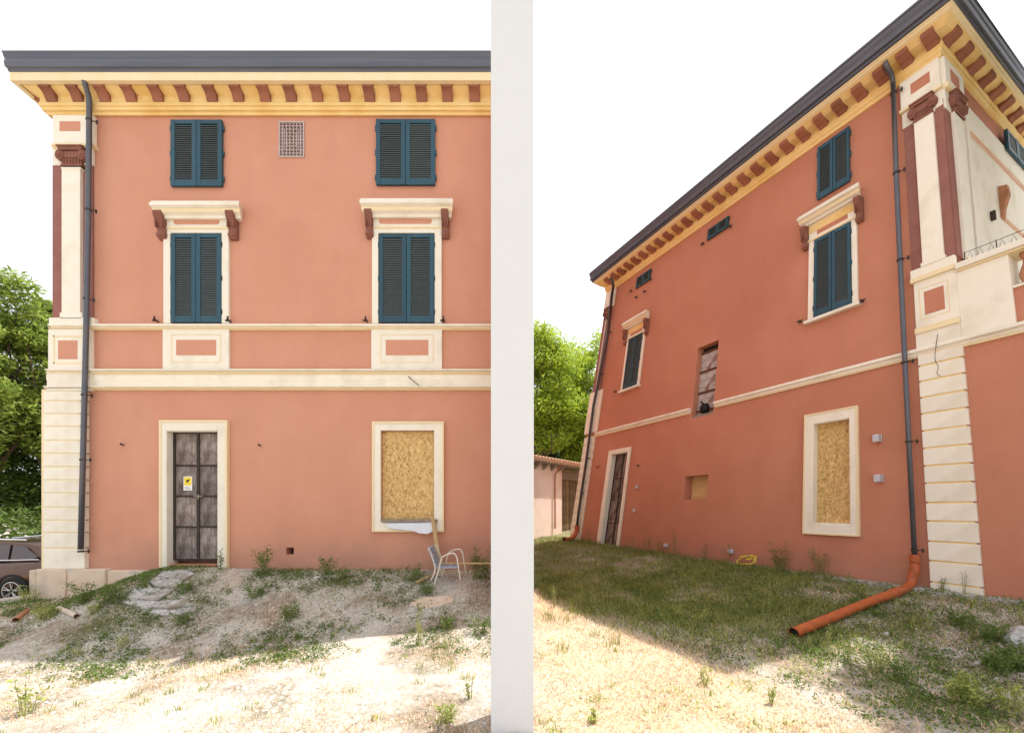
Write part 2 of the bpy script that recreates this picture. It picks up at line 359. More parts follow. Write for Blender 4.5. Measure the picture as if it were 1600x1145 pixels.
# ------------------------------------------------------------------ building pieces
def rect(c, x0, y0, x1, y1, w=0):
    a, t = c(x0, y0, w); b, bt = c(x1, y1, w); return min(a,b), max(a,b), min(t,bt), max(t,bt)
def wall_cells(mb, mp, u0, u1, v0, v1, holes, w=0, th=.32, vcuts=()):
    us = sorted({u0, u1, *[h[0] for h in holes], *[h[1] for h in holes]}); vs = sorted({v0, v1, *[h[2] for h in holes], *[h[3] for h in holes]})
    us = [x for x in us if u0 <= x <= u1]; vs = [x for x in vs if v0 <= x <= v1]
    def solid(i, j):
        if i < 0 or j < 0 or i >= len(us)-1 or j >= len(vs)-1: return False
        cu, cv = (us[i]+us[i+1])/2, (vs[j]+vs[j+1])/2
        return not any(h[0] < cu < h[1] and h[2] < cv < h[3] for h in holes)
    for i in range(len(us)-1):
        for j in range(len(vs)-1):
            if not solid(i, j): continue
            a, b, c, d = us[i], us[i+1], vs[j], vs[j+1]
            q = [mp(a,c,w), mp(b,c,w), mp(b,d,w), mp(a,d,w)]; k = [mp(a,c,w-th), mp(b,c,w-th), mp(b,d,w-th), mp(a,d,w-th)]
            mb.add(q, [(0,1,2,3)])
            for (ii, jj, m_, n_) in ((i-1,j,0,3),(i+1,j,1,2),(i,j-1,0,1),(i,j+1,3,2)):
                if not solid(ii, jj): mb.add([q[m_], q[n_], k[n_], k[m_]], [(0,1,2,3)])
def ring(mb, mp, o, i, w0, w1, bottom=True):
    mb.box(mp, o[0], i[0], o[2], o[3], w0, w1); mb.box(mp, i[1], o[1], o[2], o[3], w0, w1)
    mb.box(mp, i[0], i[1], i[3], o[3], w0, w1)
    if bottom: mb.box(mp, i[0], i[1], o[2], i[2], w0, w1)
def sweep(stations, prof, closed=True):
    mb = MB(); mb.loft([[st(w, v) for w, v in prof] for st in stations], True, closed); return mb
def shutters(mp, r, w, root, paint='shutter_paint', n=30, hinges=3, nleaf=2, label=None):
    u0, u1, v0, v1 = r; um = (u0+u1)/2
    for a, b in (((u0, um-.004), (um+.004, u1)) if nleaf == 2 else ((u0, u1),)):
        sw = min(.075, (b-a)*.17); rt = .07 if v1-v0 > .8 else .04; rb = rt*1.6
        mb = MB(); th = .045
        mb.box(mp, a, a+sw, v0, v1, w, w+th); mb.box(mp, b-sw, b, v0, v1, w, w+th)
        mb.box(mp, a+sw, b-sw, v0, v0+rb, w, w+th-.003); mb.box(mp, a+sw, b-sw, v1-rt, v1, w, w+th-.003)
        lf = mb.build('shutter', paint, root, bevel=.004)
        if label: lf['label'] = label
        sb = MB(); H = v1-rt-v0-rb; p = H/n
        for k in range(n):
            c = v0+rb+(k+.5)*p
            sb.box8([mp(a+sw,c-p*.62,w+.034),mp(b-sw,c-p*.62,w+.034),mp(b-sw,c+p*.42,w+.004),mp(a+sw,c+p*.42,w+.004),
                     mp(a+sw,c-p*.40,w+.040),mp(b-sw,c-p*.40,w+.040),mp(b-sw,c+p*.60,w+.010),mp(a+sw,c+p*.60,w+.010)])
        s = sb.build('slats', 'slat_reflect', lf, kind='stuff')
        bk = MB(); bk.box(mp, a+sw*.5, b-sw*.5, v0+rb*.5, v1-rt*.5, w-.012, w-.002); bk.build('backing', 'dark_gap', lf)
        side = -1 if a == u0 else 1
        for h in range(hinges):
            hv = v0+(v1-v0)*((.12, .5, .88) if hinges == 3 else (.2, .8))[h]; e = a if side < 0 else b
            hb = MB(); hb.box(mp, e-.022 if side < 0 else e+.001, e-.001 if side < 0 else e+.022, hv-.045, hv+.045, w, w+.03); hb.build('hinge', paint, lf)
def holdback(mp, u, v, root):
    mb = MB(); mb.box(mp, u-.01, u+.01, v-.01, v+.01, 0, .10); mb.box(mp, u-.012, u+.012, v-.01, v+.06, .08, .10); mb.box(mp, u-.06, u+.02, v-.012, v+.012, .05, .07)
    mb.build('shutter_catch', 'iron', root)
def hood(mp, r, root, cw=.10, out=.22, mirror=False):
    """window hood cornice over r=(u0,u1,v0,v1) with two scrolled corbels"""
    u0, u1, v0, v1 = r; h = v1-v0; mb = MB()
    prof = [(0,v0),(out*.45,v0),(out*.5,v0+h*.18),(out*.72,v0+h*.28),(out*.78,v0+h*.5),(out,v0+h*.62),(out,v0+h*.82),(out*.9,v0+h*.86),(out*.86,v1),(0,v1)]
    q = .45
    def st(e, sg): return lambda w, v: mp(e+sg*w*q*(.5), v, w)
    mb.loft([[mp(u0+(out-w)*.35, v, w) for w, v in prof], [mp(u1-(out-w)*.35, v, w) for w, v in prof]])
    o = mb.build('window_hood', 'cream', root, bevel=.004)
    mb = MB(); mb.loft([[mp(u0+(out-w)*.35-.002, v, w) for w, v in [(out*.5,v0+h*.2),(out*.74,v0+h*.3),(out*.80,v0+h*.49),(out*.52,v0+h*.22)]],
                        [mp(u1-(out-w)*.35+.002, v, w) for w, v in [(out*.5,v0+h*.2),(out*.74,v0+h*.3),(out*.80,v0+h*.49),(out*.52,v0+h*.22)]]])
    mb.build('hood_moulding', 'cream_edge', o)
    return o
def corbel(mp, u0, u1, v0, v1, root):
    h = v1-v0; mb = MB()
    pr = [(0,v1),(.18,v1),(.185,v1-.1*h),(.16,v1-.25*h),(.10,v1-.5*h),(.075,v1-.7*h),(.09,v1-.8*h),(.085,v1-.93*h),(.05,v0),(0,v0)]
    mb.loft([[mp(u0, v, w) for w, v in pr], [mp(u1, v, w) for w, v in pr]])
    for s in (.12, .88):
        c = u0+(u1-u0)*s; mb.box(mp, c-.008, c+.008, v1-.62*h, v1-.06*h, .02, .15)
    mb.tube([mp(u0-.006, v1-.86*h, .07), mp(u1+.006, v1-.86*h, .07)], .035, 10)
    mb.build('corbel', 'dark_red', root, bevel=.003)
def capital(mp, u0, u1, v0, v1, w, root):
    cu = (u0+u1)/2; h = v1-v0; W = u1-u0; mb = MB()
    mb.box(mp, u0+.10*W, u1-.10*W, v1-.22*h, v1, 0, w+.07); mb.box(mp, u0+.06*W, u1-.06*W, v1-.06*h, v1+.001, 0, w+.085)
    mb.box(mp, u0+.10*W, u1-.10*W, v1-.58*h, v1-.26*h, 0, w+.05)
    mb.box(mp, u0+.17*W, u1-.17*W, v0, v1-.58*h, 0, w+.035); mb.box(mp, u0+.14*W, u1-.14*W, v0, v0+.09*h, 0, w+.045)
    for e in (u0+.13*W, u1-.13*W):
        for r_, ex in ((.27*h, .060), (.17*h, .072), (.08*h, .082)):
            n = 14; pts = [(e+math.cos(2*math.pi*k/n)*r_*.85, v1-.45*h+math.sin(2*math.pi*k/n)*r_) for k in range(n)]
            mb.poly(mp, pts, 0, w+ex)
    for k in range(6):
        c = u0+W*(.24+.104*k); mb.box(mp, c-.018*W, c+.018*W, v0+.14*h, v1-.60*h, w+.03, w+.05)
    mb.build('capital', 'dark_red', root, bevel=.002)
def panel_frame(mp, r, root, red, w, name='panel'):
    mb = MB(); mb.box(mp, *r, w, w+.004); mb.build(name, red, root)
def pipe_clamp(p, side, root):
    mb = MB(); x = Vector(side); mb.tube([p, p+x*.12], .008, 6); mb.tube([p+x*.10+Vector((0,0,-.035)), p+x*.10+Vector((0,0,.03))], .013, 6)
    mb.tube([p+Vector((0,0,-.016)), p+Vector((0,0,.012))], .045, 12); return mb.build('pipe_clamp', 'iron', root)
def bars_door(mp, r, w, root, rows, leafname='door'):
    u0, u1, v0, v1 = r; um = (u0+u1)/2
    mb = MB(); mb.box(mp, u0, u1, v0, v1, w-.06, w-.03); door = mb.build(leafname, 'dark_gap', root)
    edges = [v0]+rows+[v1]
    for (a, b) in ((u0, um), (um, u1)):
        for k in range(len(edges)-1):
            m = MB(); m.box(mp, a+.022, b-.022, edges[k]+.016, edges[k+1]-.016, w-.03, w-.004-.006*random.random())
            m.build('door_panel', 'old_wood', door, bevel=.003)
    for e, wd in ((u0+.018, .02), (um, .026), (u1-.018, .02)):
        m = MB(); m.box(mp, e-wd, e+wd, v0, v1, w-.03, w+.012); m.build('door_stile', 'iron', door, bevel=.003)
    for e in edges:
        m = MB(); m.box(mp, u0+.04, u1-.04, e-.014, e+.014, w-.03, w+.006); m.build('door_rail', 'rust' if random.random() < .35 else 'iron', door, bevel=.003)
    m = MB(); hv = rows[1]; m.box(mp, um-.06, um+.09, hv-.012, hv+.012, w+.012, w+.035); m.tube([mp(um+.02,hv-.05,w+.03), mp(um+.02,hv+.03,w+.03)], .014, 8)
    m.build('door_bolt', 'grey_wood', door)
    return door

# ================================================================== FIRST HOUSE (seen square on)
XL = cL(82,500)[0]; XR = 0.0
H1 = empty('house', (-4.1, DL, 0), 'salmon pink two storey house seen square on, cream pilaster and quoins at its left corner', 'house')
ZT = cL(0,180)[1]
door_r = rect(cL, 263,673,343,884); win_r = rect(cL, 596,673,679,815)
vent_r = rect(cL, 437,192,475,246); hole_r = rect(cL, 447,855,459,866)
mb = MB(); wall_cells(mb, Lm, XL+.01, XR, -.02, 8.35, [door_r, win_r, hole_r, vent_r])
mb.add([(XL+.01,DL-.0,-2),(XL+.01,14.5,-2),(XL+.01,14.5,8.35),(XL+.01,DL,8.35)], [(0,1,2,3)])
mb.add([(XR,DL,-2),(XR,14.5,-2),(XR,14.5,8.35),(XR,DL,8.35)], [(0,3,2,1)])
mb.add([(XL,14.5,-2),(XR,14.5,-2),(XR,14.5,8.35),(XL,14.5,8.35)], [(0,1,2,3)])
mb.add([(XL,DL+.33,-2),(XR,DL+.33,-2),(XR,DL+.33,8.35),(XL,DL+.33,8.35)], [(0,1,2,3)])
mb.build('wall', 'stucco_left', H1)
# foundation and plinth
mb = MB(); 
n = 90; top = [-.015+.03*(random.random()-.5) for _ in range(n+1)]
for k in range(n):
    a = -6.0+(6.0+XR)*k/n; b = -6.0+(6.0+XR)*(k+1)/n; w = .05+.03*random.random()
    mb.box(Lm, a, b, -1.2, max(top[k],-.05)-.01*random.random(), -.1, w)
mb.build('foundation_edge', 'rubble', H1)
mb = MB(); a, b = cL(57,0)[0], cL(238,0)[0]
mb.box(Lm, a+.12, a+1.35, -1.6, cL(0,889,.12)[1], -.3, .12)
mb.box(Lm, a+1.35, b, -1.6, cL(0,891,.09)[1], -.3, .09)
mb.box8([Vector((a,DL-.12,-1.6)),Vector((a+.12,DL-.12,-1.6)),Vector((a+.12,DL+.4,-1.6)),Vector((a,DL+.4,-1.6)),
         Vector((a,DL-.12,.01)),Vector((a+.12,DL-.12,.01)),Vector((a+.12,DL+.4,.01)),Vector((a,DL+.4,.01))])
mb.build('plinth', 'plinth', H1, bevel=.02, label='stained peach plinth with a rusty run of damp under the corner')
mb = MB(); mb.poly(Lm, [cL(x_,y_,.12) for x_,y_ in ((103,890),(105,890),(105,905),(106,918),(105,930),(109,936),(108,944),(97,944),(96,937),(101,931),(102,918),(103,906))], .119, .1225); mb.build('damp_stain', 'damp', H1)
# corner: stripes, shaft, capital, pedestal, quoins
def Lbox(mbx, x0, y0, x1, y1, w, w0=-.02): mbx.box(Lm, *rect(cL, x0, y0, x1, y1, w), w0, w)
mb = MB(); Lbox(mb, 82,258,145,500, .02); mb.build('pilaster_backing', 'stripe_red', H1)
mb = MB(); Lbox(mb, 96,261,125,496, .075); Lbox(mb, 93,488,128,498, .09); Lbox(mb, 95,261,126,264,.085); mb.build('pilaster_shaft', 'cream', H1, bevel=.006)
mb = MB(); Lbox(mb, 82,180,146,224, .06); Lbox(mb, 82,229,96,258,.035); Lbox(mb,129,229,145,258,.035); Lbox(mb,96,229,129,258,.03); mb.build('pilaster_top', 'cream', H1, bevel=.005)
mb = MB(); Lbox(mb, 79,224,146,227, .10); Lbox(mb, 80,227,146,230, .08); mb.build('pilaster_moulding', 'cream_edge', H1, bevel=.004)
panel_frame(Lm, rect(cL,99,195,131,210), H1, 'stucco_left', .06)
u0,u1,v0,v1 = rect(cL,89,230,135,260,.08); capital(Lm,u0,u1,v0,v1,.05,H1)
mb = MB(); Lbox(mb, 76,496,146,509, .09,-.3); Lbox(mb, 75,514,141,577, .07,-.3); mb.build('pedestal', 'cream', H1, bevel=.006)
mb = MB(); Lbox(mb, 83,524,130,526,.076); Lbox(mb, 83,566,130,568,.076); Lbox(mb,83,524,85,568,.076); mb.build('pedestal_bead', 'cream_edge', H1)
panel_frame(Lm, rect(cL,91,532,121,561,.07), H1, 'stucco_left', .07)
mb = MB(); Lbox(mb, 73,577,141,610,.075,-.3); mb.build('pedestal_foot', 'cream', H1, bevel=.004)
joints = [610,626,646,666,687.5,708,729,749.5,770,792,812.5,832,856,889]
for k in range(13):
    mb = MB(); x0 = 68-1.0*(k/13); Lbox(mb, x0, joints[k]+.9, 133-(k/13), joints[k+1]-.9, .075, -.35)
    mb.build('quoin', 'cream', H1, bevel=.008)
mb = MB(); mb.box(Lm, cL(71,0)[0], cL(130,0)[0], 0, cL(0,610)[1], -.3, .062); mb.build('quoin_joint', 'cream_edge', H1)
mb = MB(); mb.box(Lm, cL(130,0)[0], cL(136,0)[0], 0, cL(0,610)[1], -.01, .03); mb.build('corner_strip', 'cream', H1)
# string courses
def course(x0, x1, y0, y1, w, name, m, parts=None):
    v1_ = cL(0,y0,w)[1]; v0_ = cL(0,y1,w)[1]; h = v1_-v0_; a = cL(x0,0,w)[0]
    pr = [(0,v0_),(w*.5,v0_),(w*.62,v0_+h*.35),(w,v0_+h*.55),(w,v1_-h*.08),(w*.92,v1_),(0,v1_)]
    s = sweep([lambda w_,v_: Vector((x1,DL-w_,v_)), lambda w_,v_: Vector((a+ (w-w_)*.6,DL-w_,v_)), lambda w_,v_: Vector((a+(w-w_)*.6,DL+.4,v_))], pr)
    return s.build(name, m, H1, bevel=.003)
course(74, XR, 505.5, 511.5, .10, 'string_course', 'cream'); course(74.6, XR, 511, 514, .07, 'string_course', 'cream_edge')
course(70, XR, 576, 581, .115, 'string_course', 'cream'); course(71, XR, 580.5, 584.5, .09, 'string_course', 'cream_edge')
course(72, XR, 584, 603, .05, 'cream_band', 'cream')
course(67, XR, 602.5, 606, .10, 'string_course', 'cream'); course(68, XR, 605.5, 608.5, .075, 'string_course', 'cream_edge')
# cornice
q = 1.15
def stL(xoff): return [lambda w,v: Vector((XR+xoff,DL-w,v)), lambda w,v: Vector((XL-q*w,DL-w,v)), lambda w,v: Vector((XL-q*w,14.5,v))]
def sw(w): return w if w < .1 else .1+(w-.1)*.52
def zL(y, w): return cL(0, y, sw(w))[1]
pr = [(-.1,zL(180,0)),(.04,zL(180,.04)),(.05,zL(175,.05)),(.085,zL(172,.085)),(.09,zL(167,.09)),(.12,zL(165,.12)),(.12,zL(160,.12)),(.10,zL(159,.10)),(.10,zL(150,.10)),(-.1,zL(150,.10))]
sweep(stL(0), [(sw(w),v) for w,v in pr]).build('cornice', 'yellow', H1)
pr = [(.0,zL(150,.10)),(.10,zL(150,.10)),(.30,zL(137,.30)),(.44,zL(125.5,.44)),(.44,zL(125.5,.44)+.12),(0,zL(150,.1)+.12)]
sweep(stL(0), [(sw(w),v) for w,v in pr]).build('soffit', 'yellow', H1)
pr = [(.40,zL(126,.44)-.002),(.46,zL(125,.46)),(.475,zL(121,.475)),(.50,zL(119,.5)),(.505,zL(114.5,.505)),(.53,zL(112,.53)),(.53,8.45),(.40,8.45)]
sweep(stL(0), [(sw(w),v) for w,v in pr]).build('eave_moulding', 'cream_edge', H1)
pr = [(.50,zL(112.5,.54)),(.54,zL(112.5,.54)),(.56,zL(110.5,.56)),(.56,zL(107,.56)),(.60,zL(104,.6)),(.615,zL(96,.615)),(.60,zL(92,.6)),(.62,zL(88,.62)),(.63,zL(83,.63)),(.65,zL(80.5,.65)),(.635,zL(79,.635)),(.5,zL(80,.6))]
sweep(stL(0.05), [(sw(w),v) for w,v in pr]).build('gutter', 'gutter_metal', H1, smooth=False)
mb = MB(); Zg = zL(80,.6)
mb.add([(XL-.40,DL-.33,Zg),(XR+.0,DL-.33,Zg),(XR,14.5,Zg),(XL-.40,14.5,Zg),(XL+3.2,11,Zg+.95),(XR-.0,11,Zg+.95)], [(0,1,5,4),(3,4,5,2),(0,4,3),(1,2,5),(0,3,2,1)])
mb.build('roof', 'roof_tile', H1)
mb = MB()  # unseen wall added behind the pier so the house shadow crosses the left yard
mb.box8([Vector((-.12,5.55,-1.2)),Vector((.2,5.55,-1.2)),Vector((.2,DL+.3,-1.2)),Vector((-.12,DL+.3,-1.2)),Vector((-.12,6.65,8.3)),Vector((.2,6.65,8.3)),Vector((.2,DL+.3,8.3)),Vector((-.12,DL+.3,8.3))])
mb.build('shadow_wall', 'stucco_left', H1, bevel=.01, label='unseen sloping wall added at the right end of the square-on house to extend its shadow')
# brackets
bx = [58,100,143,185,228,270,314,356,399,440,482,525,565,606,648,689,732,774]
for x in bx:
    w1 = .40; uc = (x+8.5-800)*(DL-sw(w1))/F; hw = .092
    zt = lambda w: zL(150,.10)+(zL(125.5,.44)-zL(150,.10))*(w-.10)/.34
    pr = [(.09,zL(160.5,.12)),(.15,zL(158,.15)),(.20,zL(151,.20)),(.27,zL(143,.27)),(.33,zL(139,.33)),(.37,zL(136.5,.37)),(.40,zL(136,.40)),(.40,zt(.40)+.01),(.09,zt(.1)+.01)]
    pr = [(sw(w),v) for w,v in pr]
    mb = MB(); mb.loft([[Lm(uc-hw,v,w) for w,v in pr],[Lm(uc+hw,v,w) for w,v in pr]])
    mb.box(Lm, uc-hw-.012, uc+hw+.012, zt(.4)-.035, zt(.4)+.01, .10, sw(.415))
    b = mb.build('bracket', 'bracket_red', H1, bevel=.006)
for yb in (DL+.05, DL+.5, DL+.95):
    mb = MB(); z0 = zL(160,.12); xo = XL-.30
    mb.box8([Vector((XL-.05,yb-.08,z0)),Vector((xo,yb-.08,z0+.13)),Vector((xo,yb+.08,z0+.13)),Vector((XL-.05,yb+.08,z0)),
        Vector((XL-.05,yb-.08,z0+.2)),Vector((xo,yb-.08,z0+.2)),Vector((xo,yb+.08,z0+.2)),Vector((XL-.05,yb+.08,z0+.2))]); mb.build('bracket','bracket_red',H1,bevel=.006)
# downpipe
pw = .14
pts = smooth_path([Lm(*cL(132,127,.30),.30), Lm(*cL(134,136,.27),.27), Lm(*cL(139,153,.19),.19), Lm(*cL(139.5,170,pw),pw)], 5)+[Lm(*cL(138,330,pw),pw), Lm(*cL(134.5,520,pw),pw), Lm(*cL(130,700,pw),pw), Lm(*cL(126,858,pw),pw)]
mb = MB(); mb.tube(pts, .040, 14); dp = mb.build('downpipe', 'pipe_metal', H1, smooth=True)
for x, y in ((139,188),(138,328),(134.5,467),(131.5,617),(129,718),(126,861)):
    pipe_clamp(Lm(*cL(x,y,pw),pw), (1,.35,0), dp)
# upper shutters
shutters(Lm, rect(cL,268,189,348,292,.03), .012, H1, n=26)
shutters(Lm, rect(cL,588,188,680,290,.03), .012, H1, n=26)
# piano nobile windows
for (x0,x1,sx0,sx1,sy0,hx0,hx1,hy0,hy1,c1,c2,px0,px1,py0) in ((255,357,267,345,365,234,374,313,335,(244,257),(356,368),271,343,342),
                                                     (581,690,592,678,365,562,708,309,333,(571,582),(690,701),592,675,341)):
    mb = MB(); o = rect(cL,x0,hy1,x1,505,.05); i = rect(cL,sx0-1,sy0-1,sx1+1,505,.05)
    ring(mb, Lm, o, i, -.01, .05, bottom=False); mb.build('window_surround', 'cream', H1, bevel=.005)
    mb = MB(); Lbox(mb, x0-.5, py0+12.5, x1+.5, py0+15, .065); mb.build('surround_moulding', 'cream_edge', H1, bevel=.003)
    mb = MB(); pr_ = rect(cL,px0,py0,px1,py0+9,.05); hh = (pr_[3]-pr_[2])/2; pts = []
    for k in range(9): t = math.pi/2+math.pi*k/8; pts.append((pr_[0]+hh+math.cos(t)*hh, (pr_[2]+pr_[3])/2+math.sin(t)*hh))
    for k in range(9): t = -math.pi/2+math.pi*k/8; pts.append((pr_[1]-hh+math.cos(t)*hh, (pr_[2]+pr_[3])/2+math.sin(t)*hh))
    mb.poly(Lm, pts, .05, .054); mb.build('panel', 'stucco_left', H1)
    hood(Lm, rect(cL,hx0,hy0,hx1,hy1,.2), H1)
    for c in (c1, c2):
        r_ = rect(cL, c[0], hy1-2, c[1], hy1+36, .1); corbel(Lm, *r_, H1)
    shutters(Lm, rect(cL,sx0,sy0,sx1,503.5,.06), .02, H1, n=34)
    mb = MB(); Lbox(mb, x0-1, 514, x1+.5, 576, .045); mb.build('window_apron', 'cream', H1, bevel=.004)
    cx = (x0+x1)/2; hw = (x1-x0)/2
    mb = MB(); r_ = rect(cL, cx-hw*.76, 522, cx+hw*.76, 566, .05); ring(mb, Lm, r_, (r_[0]+.012,r_[1]-.012,r_[2]+.012,r_[3]-.012), .03, .052); mb.build('apron_bead', 'cream_edge', H1)
    panel_frame(Lm, rect(cL,cx-hw*.6,531,cx+hw*.62,555,.045), H1, 'stucco_left', .045)
    holdback(Lm, cL(x0-7,503)[0], cL(0,503)[1], H1); holdback(Lm, cL(x1+4,503)[0], cL(0,503)[1], H1)
# vent grille
r_ = vent_r; mb = MB(); mb.box(Lm, r_[0],r_[1],r_[2],r_[3], -.12, -.08); mb.build('vent_back', 'dark_gap', H1)
mb = MB(); wg = .02
ring(mb, Lm, (r_[0]-.01,r_[1]+.01,r_[2]-.01,r_[3]+.01), (r_[0]+.012,r_[1]-.012,r_[2]+.012,r_[3]-.012), -.03, wg)
W_, H_ = r_[1]-r_[0], r_[3]-r_[2]; cu, cv = (r_[0]+r_[1])/2, (r_[2]+r_[3])/2
for k in range(1,5):
    s = 1-k*.2; a = (cu-W_/2*s, cu+W_/2*s, cv-H_/2*s, cv+H_/2*s); t = .009
    ring(mb, Lm, a, (a[0]+t,a[1]-t,a[2]+t,a[3]-t), -.03, wg-.004)
for k in range(1,7):
    u = r_[0]+W_*k/7; mb.box(Lm, u-.006,u+.006,r_[2],r_[3], -.03, wg-.008)
for k in range(1,10):
    v = r_[2]+H_*k/10; mb.box(Lm, r_[0],r_[1],v-.005,v+.005, -.03, wg-.011)
mb.build('vent_grille', 'grille_pale', H1)
# door
mb = MB(); o = rect(cL,250,657,355,889,.05); ring(mb, Lm, o, door_r, -.01, .055, bottom=False)
mb.build('door_surround', 'cream', H1, bevel=.006)
mb = MB(); o2 = (o[0]+.05,o[1]-.05,o[2],o[3]-.05); ring(mb, Lm, (o[0]-.008,o[1]+.008,o[2]+.01,o[3]+.008), (o[0]+.03,o[1]-.03,o[2],o[3]-.03), -.01, .068, bottom=False); mb.build('door_surround_edge', 'cream_edge', H1, bevel=.006)
mb = MB(); dd=door_r; t=.012
mb.box(Lm, dd[0],dd[0]+t,dd[2],dd[3],-.2,.05); mb.box(Lm, dd[1]-.002,dd[1]+.004,dd[2],dd[3],-.2,.0); mb.box(Lm, dd[0]+t,dd[1]-t,dd[3]-t,dd[3],-.2,.05); mb.build('door_reveal','cream',H1)
dw = -.10; rows = [cL(0,y,dw)[1] for y in (823,775,727)]
bars_door(Lm, (door_r[0]+.012, door_r[1]-.002, cL(0,874,dw)[1], cL(0,676,dw)[1]), dw, H1, rows)
mb = MB(); mb.box(Lm, door_r[0]+.012, door_r[1]-.012, -.02, cL(0,881,-.02)[1], -.22, .0); mb.build('door_step', 'terracotta', H1, bevel=.015)
# boarded window
mb = MB(); o = rect(cL,582,659,693,830,.05); i = (win_r[0],win_r[1],win_r[2],win_r[3]); ring(mb, Lm, o, i, -.01, .05); mb.build('window_surround', 'cream', H1, bevel=.006)
mb = MB(); ring(mb, Lm, (o[0]-.008,o[1]+.008,o[2]-.008,o[3]+.008), (o[0]+.03,o[1]-.03,o[2]+.03,o[3]-.03), -.01, .064); mb.build('surround_edge', 'cream_edge', H1, bevel=.006)
mb = MB(); mb.box(Lm, win_r[0]+.002, win_r[1]-.002, win_r[2], win_r[3]-.004, -.07, -.045); mb.build('boarding', 'particle_board', H1, label='particle board sheet closing the ground floor window')
mb = MB(); mb.box(Lm, *rect(cL,596,811,683,816,.09), -.03, .09); mb.build('sill', 'grey_wood', H1, bevel=.006)
mb = MB(); mb.box(Lm, hole_r[0], hole_r[1], hole_r[2], hole_r[3], -.3, -.2); mb.build('vent_back','dark_gap',H1)
for x, y in ((193,695),(407,696)):
    mb = MB(); c = cL(x,y); mb.tube([Lm(c[0],c[1],-.02), Lm(c[0],c[1],.06)], .014, 8); mb.tube([Lm(c[0],c[1]-.01,.05), Lm(c[0],c[1]+.03,.05)], .01, 6); mb.build('shutter_catch','iron',H1)
mb = MB(); mb.tube([Lm(*cL(638,588,.07),.07), Lm(*cL(648,597,.09),.09), Lm(*cL(658,605,.07),.07)], .007, 6); mb.build('cable_end','black',H1)

# things on and by the first house
o = empty('warning_notice', Lm(*cL(293,766,-.08),-.08), 'small white and yellow camera notice pinned on the weathered door', 'notice')
mb = MB(); r_ = rect(cL,286.5,744,300,766,-.085); mb.box(Lm, *r_, -.094, -.088); mb.build('sheet','sign_white',o)
mb = MB(); y_ = (r_[0]+.012, r_[1]-.012, r_[2]+(r_[3]-r_[2])*.36, r_[3]-.014); mb.box(Lm, *y_, -.088,-.087); mb.build('yellow_field','sign_yellow',o)
mb = MB(); cu=(y_[0]+y_[1])/2; cv=(y_[2]+y_[3])/2
mb.poly(Lm, [(cu-.035,cv-.01),(cu-.03,cv+.015),(cu+.025,cv+.04),(cu+.035,cv+.02),(cu+.0,cv-.015)], -.087,-.0862); mb.poly(Lm, [(cu+.0,cv-.015),(cu+.012,cv-.012),(cu+.006,cv-.04),(cu-.006,cv-.04)], -.087,-.0862)
mb.build('camera_symbol','black',o)
mb = MB()
for k in range(3): mb.box(Lm, r_[0]+.02, r_[1]-.02-.02*k, r_[2]+.018+.02*k, r_[2]+.024+.02*k, -.088,-.0873)
mb.build('text_lines','pipe_metal',o)
# white sheet hanging on sill
mb = MB(); a = [(602,818),(625,817),(650,817),(676,816),(676,830),(668,834),(655,833),(645,829),(622,827),(606,824)]
mb.poly(Lm, [cL(x,y,.1) for x,y in a], .085, .10); mb.build('crumpled_sheet','white_sheet', label='crumpled white plastic sheet hanging under the boarded window sill', cat='plastic sheet', bevel=.004)
p0 = Lm(*cL(676,809,.12),.12); p1 = gp(689,893); p1 = Vector((p1.x, p1.y, p1.z))
mb = MB(); dx = Vector((.045,0,0)); dy = Vector((0,.018,0))
mb.box8([p1-dx-dy,p1+dx-dy,p1+dx+dy,p1-dx+dy,p0-dx*.7-dy,p0+dx*.7-dy,p0+dx*.7+dy,p0-dx*.7+dy]); mb.build('wooden_board','raw_wood',label='narrow wooden board leaning against the sill of the boarded window',cat='board',bevel=.004)
# chair (faces right)
cp = gp(699,909); sF = cp.y/F      # metres per pixel there
CH = empty('garden_chair', cp, 'old garden chair with cream tubular arms and blue webbing by the pink wall', 'chair')
def cpt(x, y, dy): return Vector(((x-800)*sF, cp.y+dy, EYE+(HY-y)*sF))
for dy in (-.19, .21):
    sh = 4 if dy > 0 else 0
    for nm, pl in (('arm_frame', [(681,913),(689,886),(693,870),(699,865),(709,862),(714,864),(717,871),(719,885),(722,903)]),
                   ('back_tube', [(677,903),(683,889),(682,878),(677,862),(673,854)])):
        mb = MB(); mb.tube(smooth_path([cpt(x+sh, y-sh*.6, dy) for x,y in pl],4), .0115, 8); mb.build(nm,'tube_cream',CH,smooth=True)
mb = MB(); 
for k in range(7):
    t0, t1 = k/7+.01, (k+1)/7-.02
    def bp_(t, dy): return cpt(672.5+11*t, 853+29*t, dy)
    mb.box8([bp_(t0,-.2)+Vector((-.008,0,0)),bp_(t0,.22)+Vector((-.008,0,0)),bp_(t1,.22)+Vector((-.008,0,0)),bp_(t1,-.2)+Vector((-.008,0,0)),bp_(t0,-.2)+Vector((.02,0,0)),bp_(t0,.22)+Vector((.02,0,0)),bp_(t1,.22)+Vector((.02,0,0)),bp_(t1,-.2)+Vector((.02,0,0))])
mb.build('backrest','blue_web',CH,bevel=.003)
mb = MB()
for k in range(8):
    x0 = 684+k*4.1; a,b = cpt(x0,884,-.19), cpt(x0+3.6,884.4,.21); mb.box8([Vector((a.x,a.y,a.z-.008)),Vector((b.x,a.y,a.z-.008)),Vector((b.x,b.y,a.z-.008)),Vector((a.x,b.y,a.z-.008)),Vector((a.x,a.y,a.z+.008)),Vector((b.x,a.y,a.z+.008)),Vector((b.x,b.y,a.z+.008)),Vector((a.x,b.y,a.z+.008))])
mb.build('seat','blue_web',CH)
